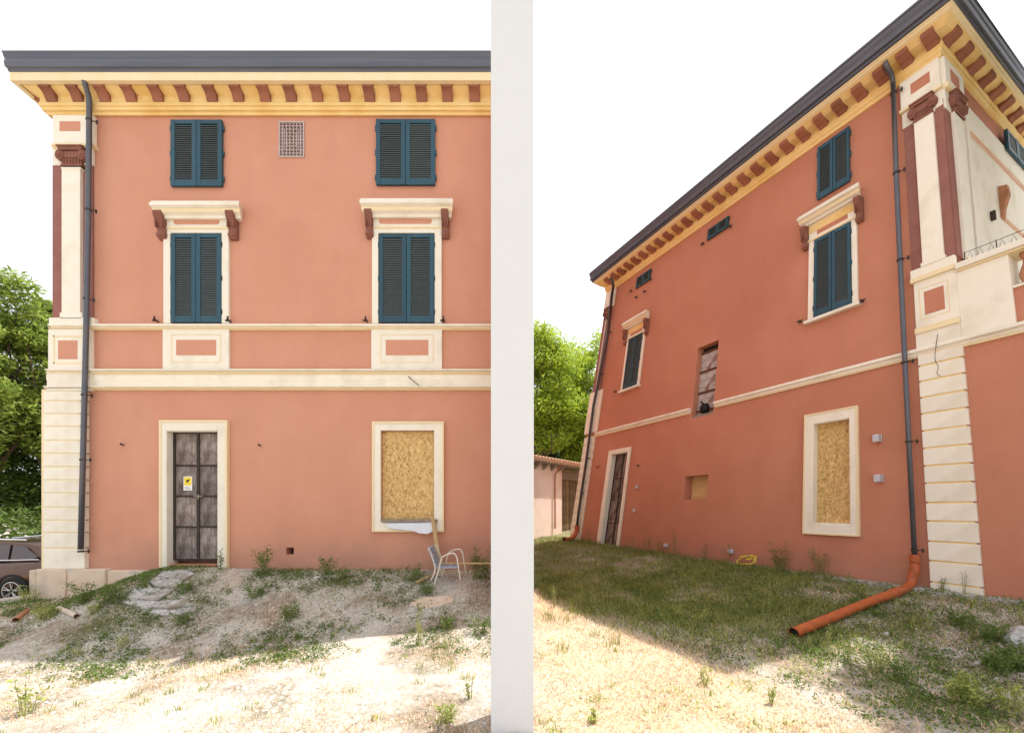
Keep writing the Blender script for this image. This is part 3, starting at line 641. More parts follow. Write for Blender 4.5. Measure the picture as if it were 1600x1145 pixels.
mb = MB(); a, b = cpt(684,880,.02), Vector((.12, cp.y-.15, cpt(0,878,0).z)); mb.tube([a,b], .016, 6); mb.build('thin_batten','raw_wood',label='long thin batten lying across the seat of the garden chair',cat='batten')
a, b = gp(650,913), gp(680,901); mb = MB(); mb.tube([a+Vector((0,0,.03)), b+Vector((0,0,.05))], .022, 6); mb.build('short_stick','raw_wood',label='short orange brown stick on the ground beside the garden chair',cat='stick')

# ================================================================== SECOND HOUSE (seen from its corner)
H2 = empty('house', C0+Vector((-2.2,4.4,0)), 'red house seen steeply from below, terrace and sunlit front at its right corner', 'house')
ZT2 = 8.0
def R4(x0,y0,x1,y1,w=0):       # far/near pixel columns, vertical limits read at the near column
    a0 = cR(x0,y0,w); a1 = cR(x1,y1,w); return a0, a1
def Rrect(TL, TR, BR, BL, w=0):
    P = [cR(*p, w) for p in (TL,TR,BR,BL)]
    return (P[1][0]+P[2][0])/2, (P[0][0]+P[3][0])/2, (P[2][1]+P[3][1])/2, (P[0][1]+P[1][1])/2
k2v = lambda k, w=0: EYE+k*(9.70-1.118*w)
mid_hole = Rrect((1091,543.7),(1123,531),(1114.5,645.7),(1080.5,654))
sq_hole = Rrect((1071,743.7),(1106,742),(1105,780),(1068,779.4))
dr_out = Rrect((952,705.5),(987.4,696.6),(967.9,850),(934.3,848)); dr_in = (dr_out[0]+.10, dr_out[1]-.17, dr_out[2]+.0, dr_out[3]-.13)
ow_out = Rrect((1260,648.7),(1341,635),(1345,838),(1256,833)); ow_in = Rrect((1272,662.5),(1330,653),(1331,818.7),(1271,817.5))
BASE2 = -.9
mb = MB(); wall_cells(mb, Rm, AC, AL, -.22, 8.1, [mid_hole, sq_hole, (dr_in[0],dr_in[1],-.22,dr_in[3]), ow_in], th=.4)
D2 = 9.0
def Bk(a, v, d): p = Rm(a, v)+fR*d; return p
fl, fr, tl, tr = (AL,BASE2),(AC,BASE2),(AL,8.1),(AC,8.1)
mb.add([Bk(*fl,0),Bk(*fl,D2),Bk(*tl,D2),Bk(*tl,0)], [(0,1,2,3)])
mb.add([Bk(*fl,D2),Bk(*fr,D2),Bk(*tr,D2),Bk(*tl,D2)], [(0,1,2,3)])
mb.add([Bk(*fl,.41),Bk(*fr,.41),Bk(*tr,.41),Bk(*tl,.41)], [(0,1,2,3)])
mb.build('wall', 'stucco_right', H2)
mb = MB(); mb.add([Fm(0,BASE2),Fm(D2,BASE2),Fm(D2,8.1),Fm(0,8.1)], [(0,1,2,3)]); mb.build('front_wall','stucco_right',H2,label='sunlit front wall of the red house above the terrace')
mb = MB(); n = 100
for k in range(n):
    a = AC-4+(AL-AC+4)*k/n; b = AC-4+(AL-AC+4)*(k+1)/n; mb.box(Rm, a, b, -1.2, -.17+.05*random.random(), -.1, .03+.03*random.random())
mb.build('foundation_edge','rubble',H2)
# cornice all round: far end, facade, near corner, lit front
qf = .62
def stR():
    return [lambda w,v: Rm(AL,v,w)-(-dR)*0+dR*(w*.5)+fR*6, lambda w,v: Rm(AL,v,w)+dR*(w*.5), lambda w,v: Rm(AC,v,w)-dR*(w*qf), lambda w,v: Fm(0,v,w*qf)+fR*D2-fR*0]
kv = k2v
pr = [(-.1,8.0),(.04,8.0),(.05,8.035),(.085,8.06),(.09,8.10),(.12,8.12),(.12,8.155),(.10,8.16),(.10,8.22),(-.1,8.22)]
sweep(stR(), pr).build('cornice','yellow',H2)
pr = [(0,8.22),(.10,8.22),(.28,kv(.757,.28)),(.42,kv(.777,.42)),(.42,8.42),(0,8.42)]
sweep(stR(), pr).build('soffit','yellow',H2)
pr = [(.40,kv(.776,.42)-.002),(.44,kv(.779,.44)),(.455,kv(.782,.455)),(.48,kv(.785,.48)),(.49,kv(.79,.49)),(.49,8.45),(.40,8.45)]
sweep(stR(), pr).build('eave_moulding','cream_edge',H2)
pr = [(.47,kv(.789,.5)),(.51,kv(.789,.5)),(.525,kv(.792,.525)),(.53,kv(.797,.53)),(.57,kv(.801,.57)),(.585,kv(.807,.585)),(.575,kv(.811,.575)),(.60,kv(.817,.6)),(.615,kv(.824,.615)),(.64,kv(.828,.64)),(.62,kv(.831,.62)),(.5,kv(.829,.6))]
sweep(stR(), pr).build('gutter','gutter_metal',H2)
zg = kv(.829,.6)
A_, B_, C_, D_ = Rm(AL,zg,.6)+dR*.3, Rm(AC,zg,.6)-dR*.37, Fm(0,zg,.37)+fR*D2, Rm(AL,zg)+dR*.3+fR*D2
mid1 = (A_+D_)/2*.7+(B_+C_)/2*.3+Vector((0,0,1.1)); mid2 = (A_+D_)/2*.3+(B_+C_)/2*.7+Vector((0,0,1.1))
mb = MB(); mb.add([A_,B_,C_,D_,mid1,mid2], [(0,1,5,4),(1,2,5),(2,3,4,5),(3,0,4),(0,3,2,1)]); mb.build('roof','roof_tile',H2)
# brackets
def zt2(w): return 8.22+(kv(.777,.42)-8.22)*(w-.10)/.32
def brk(mpf):
    prb = [(.09,8.125),(.15,8.14),(.19,8.165),(.25,8.17),(.31,8.185),(.36,8.20),(.375,8.21),(.375,zt2(.375)+.01),(.09,zt2(.1)+.01)]
    mb = MB(); mb.loft([[mpf(-1,v,w) for w,v in prb],[mpf(1,v,w) for w,v in prb]]); 
    return mb
zc = 6.30
k = 0
while True:
    u = (6.22-C0.y+.265*k)/sn+.10; uend = a2u(AL, 8.1)
    if u > uend-.05: break
    brk(lambda s,v,w: Ru(u+s*.07, v, w)).build('bracket','bracket_red',H2,bevel=.005); k += 1
for k in range(10):
    s_ = .02+.46*k; brk(lambda s,v,w: Fm(s_+s*.095, v, w*qf)).build('bracket','bracket_red',H2,bevel=.005)
# near pilaster
def Rbox(mbx, TL, TR, BR, BL, w, w0=-.02): mbx.box(Rm, *Rrect(TL,TR,BR,BL,w), w0, w)
a_pl = (cR(1413,201)[0]+cR(1426,425)[0])/2
a_sl = (cR(1428,191,.07)[0]+cR(1440.6,414.5,.07)[0])/2; a_sr = (cR(1458,174,.07)[0]+cR(1473.5,403,.07)[0])/2
v_b1, v_b2 = kv(.388), kv(.3737)
mb = MB(); mb.box(Rm, AC-.0, a_pl, v_b1, 7.35, -.01, .02); mb.build('pilaster_backing','stripe_red',H2)
mb = MB(); mb.box(Rm, a_sr, a_sl, v_b1+.03, 7.22, -.01, .07); mb.box(Rm, a_sr-.02, a_sl+.02, v_b1, v_b1+.06, -.01, .085); mb.build('pilaster_shaft','cream',H2,bevel=.005)
mb = MB(); mb.box(Rm, AC, a_pl+.02, 7.55, 8.0, -.01, .055); mb.box(Rm, a_sl+.03, a_pl+.02, 7.25, 7.5, -.01, .03); mb.box(Rm, AC, a_sr-.02, 7.25,7.5,-.01,.03); mb.box(Rm, a_sr-.02, a_sl+.03, 7.22,7.5,-.01,.025); mb.build('pilaster_top','cream',H2,bevel=.004)
mb = MB(); mb.box(Rm, AC-.02, a_pl+.04, 7.5, 7.55, -.01, .08); mb.build('pilaster_moulding','cream_edge',H2,bevel=.004)
p = Rrect((1425,133),(1455,118),(1455.5,129),(1425.5,147)); panel_frame(Rm, (p[0],p[1],7.70,7.87), H2, 'stucco_right', .055)
capital(Rm, a_sr-.06, a_sl+.06, 7.20, 7.50, .045, H2)
a_ql = (cR(1440,622)[0]+cR(1455.7,908)[0])/2; a_pd = cR(1426,440)[0]
mb = MB(); mb.box(Rm, AC, a_pd-.0, v_b2, v_b1, -.01, .075); mb.box(Rm, AC+.0, a_pd-.03, kv(.28), v_b2-.06, -.01, .057); mb.build('pedestal','cream',H2,bevel=.005)
mb = MB(); mb.box(Rm, AC, a_pd, v_b2-.07, v_b2, -.01, .10); mb.build('pedestal_moulding','cream_edge',H2,bevel=.004)
mb = MB(); mb.box(Rm, AC, a_pd-.02, kv(.282), kv(.291), -.01, .085); mb.build('pedestal_moulding','cream_edge',H2,bevel=.004)
p = Rrect((1446,457.6),(1477,447),(1479,484),(1448,493)); panel_frame(Rm, p, H2, 'stucco_right', .055)
mb = MB(); ring(mb, Rm, (p[0]-.06,p[1]+.06,p[2]-.06,p[3]+.07), (p[0]-.05,p[1]+.05,p[2]-.05,p[3]+.06), .04, .062); mb.build('pedestal_bead','cream_edge',H2)
mb = MB(); mb.box(Rm, AC+.0, a_ql+.01, kv(.25), kv(.282), -.01, .06); mb.build('pedestal_foot','cream',H2)
qs = [.248,.229,.204,.1776,.1513,.1237,.0955,.0671,.0392,.0082,-.0213,-.0535,-.0843,-.118,-.145]
for i in range(len(qs)-1):
    mb = MB(); mb.box(Rm, AC-.0, a_ql, kv(qs[i+1])+.012, kv(qs[i])-.012, -.01, .06); mb.build('quoin','cream',H2,bevel=.007)
mb = MB(); mb.box(Rm, AC+.03, a_ql-.02, kv(qs[-1]), kv(qs[0]), -.01, .048); mb.build('quoin_joint','yellow',H2)
# far quoins and pilaster
q0 = cR(907,837)[0]
nq = 14
for i in range(nq):
    v0_ = -.15+(kv(.25)+.15)*i/nq; v1_ = -.15+(kv(.25)+.15)*(i+1)/nq
    mb = MB(); mb.box(Rm, q0-.05, AL+.05, v0_+.012, v1_-.012, -.3, .05); mb.build('quoin','cream',H2,bevel=.007)
mb = MB(); mb.box(Rm, q0-.02, AL+.03, -.15, kv(.25), -.3, .035); mb.build('quoin_joint','cream_edge',H2)
mb = MB(); mb.box(Rm, q0-.1, AL+.1, kv(.262), kv(.40), -.3, .055); mb.build('pedestal','cream',H2,bevel=.005)
mb = MB(); mb.box(Rm, q0+.05, AL+.02, kv(.40), 7.3, -.3, .02); mb.build('pilaster_backing','stripe_red',H2)
mb = MB(); mb.box(Rm, q0+.30, AL-.2, kv(.40), 7.2, -.3, .06); mb.build('pilaster_shaft','cream',H2,bevel=.005)
mb = MB(); mb.box(Rm, q0-.0, AL+.05, 7.5, 8.0, -.3, .055); mb.build('pilaster_top','cream',H2,bevel=.005)
capital(Rm, q0+.1, AL-.05, 7.2, 7.5, .05, H2)
# string course, split by the boarded window, running on over the terrace wall
def rcourse(a0, a1, w=.09):
    v1_, v0_ = kv(.2605,w*.8), kv(.2495,w*.8); h = v1_-v0_
    pr = [(0,v0_),(w*.5,v0_),(w*.62,v0_+h*.35),(w,v0_+h*.55),(w,v1_-h*.08),(w*.92,v1_),(0,v1_)]
    mb = MB(); mb.loft([[Rm(a0,v,w_) for w_,v in pr],[Rm(a1,v,w_) for w_,v in pr]]); mb.build('string_course','cream',H2,bevel=.003)
    pr = [(0,v0_-.03),(w*.35,v0_-.03),(w*.45,v0_-.001),(0,v0_-.001)]
    mb = MB(); mb.loft([[Rm(a0,v,w_) for w_,v in pr],[Rm(a1,v,w_) for w_,v in pr]]); mb.build('string_course','cream_edge',H2)
rcourse(mid_hole[1]+.06, q0-.05); rcourse(AC-.1, mid_hole[0]-.05); rcourse(-3.2, AC-.101, .115)
# windows of the facade
shutters(Rm, Rrect((1277.5,231),(1327.3,198),(1327.3,283.5),(1277,313),.04), .012, H2, n=24)
u_ = Rrect((1277.5,231),(1327.3,198),(1327.3,283.5),(1277,313),.04)
shutters(Rm, Rrect((1107,362),(1138,335.7),(1138,353),(1106,377.7),.03), .012, H2, paint='shutter_green', n=8, hinges=2)
shutters(Rm, Rrect((995,436),(1016.4,420),(1015.8,436),(994.5,451.7),.03), .012, H2, paint='shutter_green', n=8, hinges=2)
for (sh, hd, sr) in ((Rrect((1272.7,375),(1328,347.3),(1331,474),(1271,496),.05), Rrect((1249,343.6),(1348,288),(1348.5,302),(1253.5,353.4),.15), Rrect((1264.4,357.8),(1338,315),(1343,470),(1259,500),.04)),
                     (Rrect((983.8,529),(1004,519.3),(994.4,601),(972,608.6),.05), Rrect((973,507.6),(1014.6,484),(1015.7,494),(975,514),.15), Rrect((982,516),(1007,504),(998.7,599),(966.8,611),.04))):
    h0 = hd[2]
    mb = MB(); o = (sh[0]-.10, sh[1]+.12, sh[2]-.02, h0); i = (sh[0]-.008, sh[1]+.008, sh[2]-.02, sh[3]+.008); ring(mb, Rm, o, i, -.01, .045, bottom=False); mb.build('window_surround','cream',H2,bevel=.004)
    mb = MB(); mb.box(Rm, sh[0]-.15, sh[1]+.17, sh[2]-.075, sh[2]-.02, -.01, .10); mb.build('sill','cream',H2,bevel=.004)
    mb = MB(); mb.box(Rm, o[0]+.0, o[1]-.0, h0-.16, h0-.02, .045, .052); mb.build('hood_frieze','yellow',H2)
    mb = MB(); t_ = sh[3]+.14; mb.box(Rm, sh[0]+.05, sh[1]-.05, h0-.24, h0-.16, .045, .05); mb.build('panel','stucco_right',H2)
    mb = MB(); mb.box(Rm, o[0]-.01, o[1]+.01, h0-.31, h0-.28, -.01, .06); mb.build('surround_moulding','cream_edge',H2)
    hood(Rm, (sh[0]-.24, sh[1]+.28, hd[2], hd[2]+.2), H2)
    corbel(Rm, o[0]-.12, o[0]-.01, h0-.42, h0-.01, H2); corbel(Rm, o[1]+.01, o[1]+.12, h0-.42, h0-.01, H2)
    shutters(Rm, sh, .02, H2, paint='shutter_paint' if sh[0] < 3 else 'shutter_green', n=34)
# tall boarded opening
mh = mid_hole; vs_ = [mh[2], mh[2]+(mh[3]-mh[2])*.10, mh[2]+(mh[3]-mh[2])*.36, mh[2]+(mh[3]-mh[2])*.66, mh[2]+(mh[3]-mh[2])*.93]
for i in range(4):
    mb = MB(); mb.box(Rm, mh[0], mh[1], vs_[i]+.02, vs_[i+1]-.02, -.20, -.17+.01*random.random()); mb.build('board','grey_boards',H2,bevel=.004)
for v in vs_[1:]:
    mb = MB(); mb.box(Rm, mh[0], mh[1], v-.025, v+.03, -.19, -.145); mb.build('cross_rail','rust',H2,bevel=.004)
mb = MB(); mb.box(Rm, mh[0]+.001, mh[1]-.001, mh[2]+.001, mh[3]-.001, -.23, -.21); mb.build('opening_back','dark_gap',H2)
mb = MB(); mb.box(Rm, mh[0]-.0, mh[1], mh[2]+.0, mh[2]+.05, -.2, -.01); mb.build('sill','grey_wood',H2)
c = Rm((mh[0]+mh[1])/2+.05, mh[2]+.26, -.12); mb = MB(); mb.tube([c+Vector((0,0,-.16)), c+Vector((0,0,-.02)), c+Vector((0,0,.06))], [.10,.12,.07], 12); mb.tube([c+Vector((0,0,.03)), c+Vector((-.12,-.05,.09))], .02, 6)
mb.build('black_pot','black',label='small black pot standing in the tall boarded opening of the red wall',cat='pot',smooth=True)
# square boarded opening
mb = MB(); mb.box(Rm, sq_hole[0], sq_hole[1], sq_hole[2], sq_hole[3], -.31, -.28); mb.build('boarding','plain_board',H2,label='small plain square board set back in its opening')
# framed boarded window
mb = MB(); ring(mb, Rm, ow_out, ow_in, -.01, .05); mb.build('window_surround','cream',H2,bevel=.005)
mb = MB(); ring(mb, Rm, (ow_out[0]-.005,ow_out[1]+.005,ow_out[2]-.005,ow_out[3]+.005), (ow_out[0]+.025,ow_out[1]-.025,ow_out[2]+.025,ow_out[3]-.025), -.01, .062); mb.build('surround_edge','cream_edge',H2,bevel=.004)
mb = MB(); t=.012; i=ow_in; mb.box(Rm,i[0],i[0]+t,i[2],i[3],-.2,.04); mb.box(Rm,i[1]-t,i[1],i[2],i[3],-.2,.04); mb.box(Rm,i[0]+t,i[1]-t,i[3]-t,i[3],-.2,.04); mb.box(Rm,i[0]+t,i[1]-t,i[2],i[2]+t,-.2,.04); mb.build('window_reveal','cream',H2)
mb = MB(); mb.box(Rm, i[0]+t, i[1]-t, i[2]+t, i[3]-t, -.13, -.10); mb.build('boarding','particle_board',H2,label='tall sheet of particle board set deep in a cream frame')
# far door
mb = MB(); o = (dr_out[0],dr_out[1],-.2,dr_out[3]); i = (dr_in[0],dr_in[1],-.2,dr_in[3]); ring(mb, Rm, o, i, -.01, .05, bottom=False); mb.build('door_surround','cream',H2,bevel=.005)
mb = MB(); mb.box(Rm,i[0],i[0]+t,i[2],i[3],-.25,.04); mb.box(Rm,i[1]-t,i[1],i[2],i[3],-.25,.04); mb.box(Rm,i[0]+t,i[1]-t,i[3]-t,i[3],-.25,.04); mb.build('door_reveal','cream',H2)
H_ = i[3]-i[2]-t; bars_door(Rm, (i[0]+t,i[1]-t,i[2]+.02,i[3]-t), -.15, H2, [i[2]+H_*f for f in (.27,.52,.75)])
# wall lights, boxes, catches
for (x,y) in ((1369.5,684.5),(1371.5,747)):
    a,v = cR(x,y,.06); mb = MB(); mb.box(Rm,a-.055,a+.055,v-.06,v+.06,0,.012); mb.box(Rm,a-.045,a+.045,v-.055,v+.055,.012,.10); o=mb.build('wall_light','grey_plastic',H2,bevel=.008)
    mb = MB(); mb.box(Rm,a-.035,a+.035,v-.061,v-.0555,.02,.09); mb.box(Rm,a-.035,a+.035,v+.0555,v+.061,.02,.09); mb.build('lamp_glass','white_paint',o)
for (x,y) in ((994.5,760.5),(990.5,797)):
    a,v = cR(x,y,.03); mb = MB(); mb.box(Rm,a-.045,a+.045,v-.05,v+.05,0,.04); mb.build('junction_box','grey_plastic',H2,bevel=.006)
for (x,y) in ((1100,382),(1143,355),(988,455),(1009,456),(996,465),(1018,437),(999,727),(936,729),(963,612),(1252,503),(1349,471)):
    a,v = cR(x,y); mb = MB(); mb.tube([Rm(a,v,-.02),Rm(a,v,.09)], .013, 6); mb.tube([Rm(a-.07,v,.07),Rm(a+.05,v,.07)], .011, 6); mb.tube([Rm(a,v-.05,.08),Rm(a,v+.02,.08)], .011, 6); mb.build('shutter_catch','iron',H2)
# downpipes
def Rp(x,y,w): return Rm(*cR(x,y,w),w)
pts = smooth_path([Rp(1383,97,.40),Rp(1386,105,.36),Rp(1393,118,.22),Rp(1395.5,132,.13)],5)+[Rp(1400,265,.13),Rp(1406,400,.13),Rp(1416,610,.13),Rp(1429,868,.13)]
mb = MB(); mb.tube(pts, .033, 14); dp = mb.build('downpipe','pipe_metal',H2,smooth=True)
for x,y in ((1396,146),(1400.5,270),(1406.5,406),(1413.5,566),(1420,690),(1428.5,859)): pipe_clamp(Rp(x,y,.13), -dR*.9+fR*.3, dp)
pts = smooth_path([Rp(954,434,.40),Rp(958,446,.28),Rp(956,460,.14)],5)+[Rp(948.7,527,.13),Rp(927.5,633,.13),Rp(916,720,.13),Rp(904,800,.13),Rp(901.5,822,.13)]
mb = MB(); mb.tube(pts, .045, 12); dp = mb.build('downpipe','pipe_brown',H2,smooth=True)
for x,y in ((950,520),(938,585),(917,716),(908,770)): pipe_clamp(Rp(x,y,.13), -dR*.9+fR*.3, dp)
# orange drain pipes
def drain(pts, r, label):
    P = smooth_path(pts, 6); o = empty('drain_pipe', pts[-1], label, 'pipe'); n = 16
    mb = MB(); mb.tube(P, r, n, cap=False); mb.tube(P, r*.86, n, cap=False); mb.build('tube','orange_plastic',o,smooth=True)
    t = (P[-1]-P[-2]).normalized(); mb = MB(); mb.tube([P[-1]-t*.03, P[-1]-t*.025], r*.87, n); mb.build('dark_mouth','black',o)
    for i in (2, len(P)//2):
        mb = MB(); d = (P[i+1]-P[i]).normalized(); mb.tube([P[i]-d*.05, P[i]+d*.05], r*1.10, n); mb.build('collar','orange_plastic',o,smooth=False)
g = gp
c1 = Rp(1429.5,866,.13); gA = gp(1399,936); gB = gp(1313,968); gC = gp(1240,998)
drain([c1, Rp(1429,890,.14), Rp(1420,915,.25), gA+Vector((0,0,.10)), gp(1359,950)+Vector((0,0,.09)), gB+Vector((0,0,.08)), gC+Vector((0,0,.075))], .062, 'long orange drain pipe curving from the dark downpipe onto the grass')
drain([Rp(901.5,820,.13), Rp(900,832,.15), Rp(893,841,.35), Rp(881,842,.75)], .075, 'short orange elbow pipe under the far downpipe of the red house')
# cable stub on near pilaster
mb = MB(); mb.tube(smooth_path([Rp(1465,522,.09),Rp(1462,545,.11),Rp(1461,562,.15),Rp(1466,573,.15),Rp(1464,583,.12),Rp(1470,588,.14)],5), .0038, 6); mb.build('cable_end','black',H2)
# terrace: end wall in the plane of the facade
TW = -3.2
a_t = (cR(1574.6,398.6,.05)[0]+cR(1588,505,.05)[0])/2
vr1, vr0 = kv(.3765,.1), kv(.364,.1); vb = kv(.315,.05)
mb = MB(); mb.box(Rm, TW, AC, BASE2, kv(.25), -.35, 0); mb.box(Rm, TW, a_t, kv(.25), vb-.03, -.35, .0); mb.build('terrace_wall','stucco_right',H2)
mb = MB(); mb.box(Rm, a_t, AC, kv(.25), vr0, -.35, .05); mb.build('terrace_pier','cream',H2,bevel=.005)
mb = MB(); mb.box(Rm, TW, AC, vr0+.03, vr1, -.38, .11); mb.build('terrace_rail','cream',H2,bevel=.01)
mb = MB(); mb.box(Rm, TW, AC, vr0, vr0+.03, -.36, .075); mb.build('rail_moulding','cream_edge',H2,bevel=.004)
mb = MB(); mb.box(Rm, TW, a_t, vb-.03, vb, -.36, .03); mb.build('balustrade_foot','cream',H2,bevel=.004)
for k in range(9):
    a = a_t-.10-.2*k; b0 = Rm(a, vb, -.1); hh = vr0-vb; mb = MB(); prof = [(.055,0),(.055,.08),(.03,.12),(.05,.25),(.06,.38),(.045,.52),(.026,.66),(.024,.78),(.045,.86),(.055,.9),(.055,1.0)]
    mb.tube([b0+Vector((0,0,hh*t_)) for r_,t_ in prof], [r_ for r_,t_ in prof], 12); mb.build('baluster','terracotta',H2,smooth=True)
mb = MB()
mb.add([Rm(TW,kv(.29),-.3), Rm(AC,kv(.29),-.3), Rm(AC,kv(.29),-.3)+fR*8, Rm(TW,kv(.29),-.3)+fR*8], [(0,1,2,3)])
mb.build('terrace_floor','concrete',H2)
# wire railing on the terrace rail
mb = MB(); hr_ = .20
a0, a1 = AC-.06, TW
for w in (.0,): mb.tube([Rm(a0,vr1+hr_,-.12), Rm(a1,vr1+hr_,-.12)], .005, 5)
n = 26
for k in range(n):
    a = a0+(a1-a0)*k/n; b = a0+(a1-a0)*(k+.5)/n; c = a0+(a1-a0)*(k+1)/n
    mb.tube([Rm(a,vr1,-.12),Rm(b,vr1+hr_*.95,-.12),Rm(c,vr1,-.12)], .004, 4)
    if k % 3 == 0: mb.tube([Rm(a,vr1,-.12),Rm(a,vr1+hr_+.01,-.12)], .006, 5)
mb.build('wire_railing','iron',H2)
# lit front: pilaster, bands, shutters
def Fb(mbx, s0, s1, v0, v1, w, w0=-.01): mbx.box(Fm, s0, s1, v0, v1, w0, w)
mb = MB(); Fb(mb, .0, .70, v_b1, 7.20, .02); mb.build('pilaster_backing','stripe_red',H2)
mb = MB(); Fb(mb, .18, .56, v_b1, 7.18, .06); mb.build('pilaster_shaft','cream',H2,bevel=.004)
mb = MB(); Fb(mb, 0, .72, 7.57, 8.0, .05); Fb(mb, 0, .72, 7.18, 7.5, .025); mb.build('pilaster_top','cream',H2,bevel=.004)
mb = MB(); Fb(mb, 0, .74, 7.5, 7.57, .07); mb.build('pilaster_moulding','cream_edge',H2,bevel=.004)
panel_frame(Fm, (.19,.52,7.68,7.88), H2, 'stucco_right', .05)
capital(Fm, .12, .62, 7.18, 7.50, .035, H2)
mb = MB(); Fb(mb, .72, D2, 7.20, 7.57, .05); Fb(mb, .72, .84, v_b1-.6, 7.20, .05); mb.build('frieze_band','cream',H2,bevel=.004)
mb = MB(); Fb(mb, .84, D2, 7.14, 7.20, .035); Fb(mb, .84, .90, v_b1-.6, 7.14, .035); mb.build('panel_border','border_pink',H2)
mb = MB(); Fb(mb, .90, D2, v_b1-.6, 7.14, .02); mb.build('front_panel','cream',H2)
shutters(Fm, (2.48, 3.53, 7.50, 7.87), .055, H2, n=10, hinges=2)
for s in (2.06, 3.9):
    mb = MB(); mb.loft([[Fm(s+e,v,w) for w,v in ((0,6.7),(.12,6.66),(.13,6.5),(.07,6.3),(.05,6.15),(0,6.1))] for e in (0,.13)]); mb.build('arch_corbel','terracotta',H2,bevel=.004)
mb = MB(); Fb(mb, 2.22, 3.9, 6.12, 6.18, .04); mb.build('arch_moulding','border_pink',H2)
s_, v_ = cF(1545,340); mb = MB(); mb.box(Fm, s_-.03, s_+.03, v_-.08, v_+.08, 0.02, .08); mb.build('wall_light','iron',H2,bevel=.01)

# ================================================================== pale pier added in place of the divider strip between the two views
PY = 3.0; hw = 33.5/F*PY; pc = .5/F*PY
PR = empty('divider_pier', (pc, PY+hw, float(gz(0,PY))), 'tall plain pale grey pier added in place of the divider strip between the two views', 'pier')
mb = MB(); zt_ = 5.35
def box3(mb_, x0,x1,y0,y1,z0,z1): mb_.box8([(x0,y0,z0),(x1,y0,z0),(x1,y1,z0),(x0,y1,z0),(x0,y0,z1),(x1,y0,z1),(x1,y1,z1),(x0,y1,z1)])
box3(mb, pc-hw, pc+hw, PY, PY+2*hw, -.8, zt_); mb.build('shaft','pale_render',PR,bevel=.004)
mb = MB(); box3(mb, pc-hw-.03, pc+hw+.03, PY-.03, PY+2*hw+.03, zt_, zt_+.08)
mb.build('cap','pale_render',PR,bevel=.01)

# ================================================================== outbuilding by the trees
OB = empty('outbuilding', (1.6, 17.0, .1), 'low pink outbuilding with a tiled roof and plank door beyond the red house', 'outbuilding')
on_ = Vector((.78,-.626,0)); ot = Vector((.626,.78,0)); oc = Vector((2.02, 16.6, 0))
def Om(u, v, w=0): p = oc+ot*u+on_*w; return Vector((p.x,p.y,v))
mb = MB(); mb.box(Om, -4.2, 0, -.3, 2.85, -4, 0); mb.build('wall','pink_render',OB)
mb = MB(); mb.box(Om, 0, 2.2, -.3, 2.75, -4, -.5); mb.build('recess_wall','brown_boards',OB)
for k in range(18):
    mb = MB(); a = .0+.11*k; mb.box(Om, a+.006, a+.104, .0, 2.35-.05*random.random(), -.30, -.26+.02*random.random()); mb.build('plank','brown_boards',OB,bevel=.004)
mb = MB(); mb.box(Om, 0, 2.1, 2.3, 2.75, -.32, -.2); mb.build('beam','grey_wood',OB)
mb = MB(); mb.box(Om, -4.3, 2.2, 2.78, 2.86, -4, .28); mb.build('roof_deck','grey_wood',OB)
mb = MB()
for k in range(30):
    a = -4.25+.21*k; p = Om(a, 2.90, .33); q_ = Om(a, 3.35, -2.2); mb.tube([p, q_], .10, 8)
mb.build('roof_tiles','old_tile',OB,kind='stuff')
for k in range(5):
    mb = MB(); a = -.25-.55*k; mb.box8([Om(a-.04,2.55,0),Om(a+.04,2.55,0),Om(a+.04,2.78,0),Om(a-.04,2.78,0),Om(a-.04,2.7,.26),Om(a+.04,2.7,.26),Om(a+.04,2.78,.26),Om(a-.04,2.78,.26)]); mb.build('rafter_end','grey_wood',OB)
a0 = Om(-.7,2.6,.02); a1 = Om(-1.7,1.5,.05)
mb = MB(); mb.tube([Om(-.55,2.8,.3),Om(-.6,2.4,.06)], .03, 8); mb.tube([Om(-.6,2.4,.06),Om(-.6,.3,.06)], .03, 8); mb.build('downpipe','terracotta',OB)
mb = MB(); p=Om(-.9,3.2,.1); mb.tube([p,p+Vector((0,0,.8))], .018, 6); mb.tube([p+Vector((-.25,0,.65)),p+Vector((.25,0,.7))], .01, 5); mb.build('aerial','iron',OB)

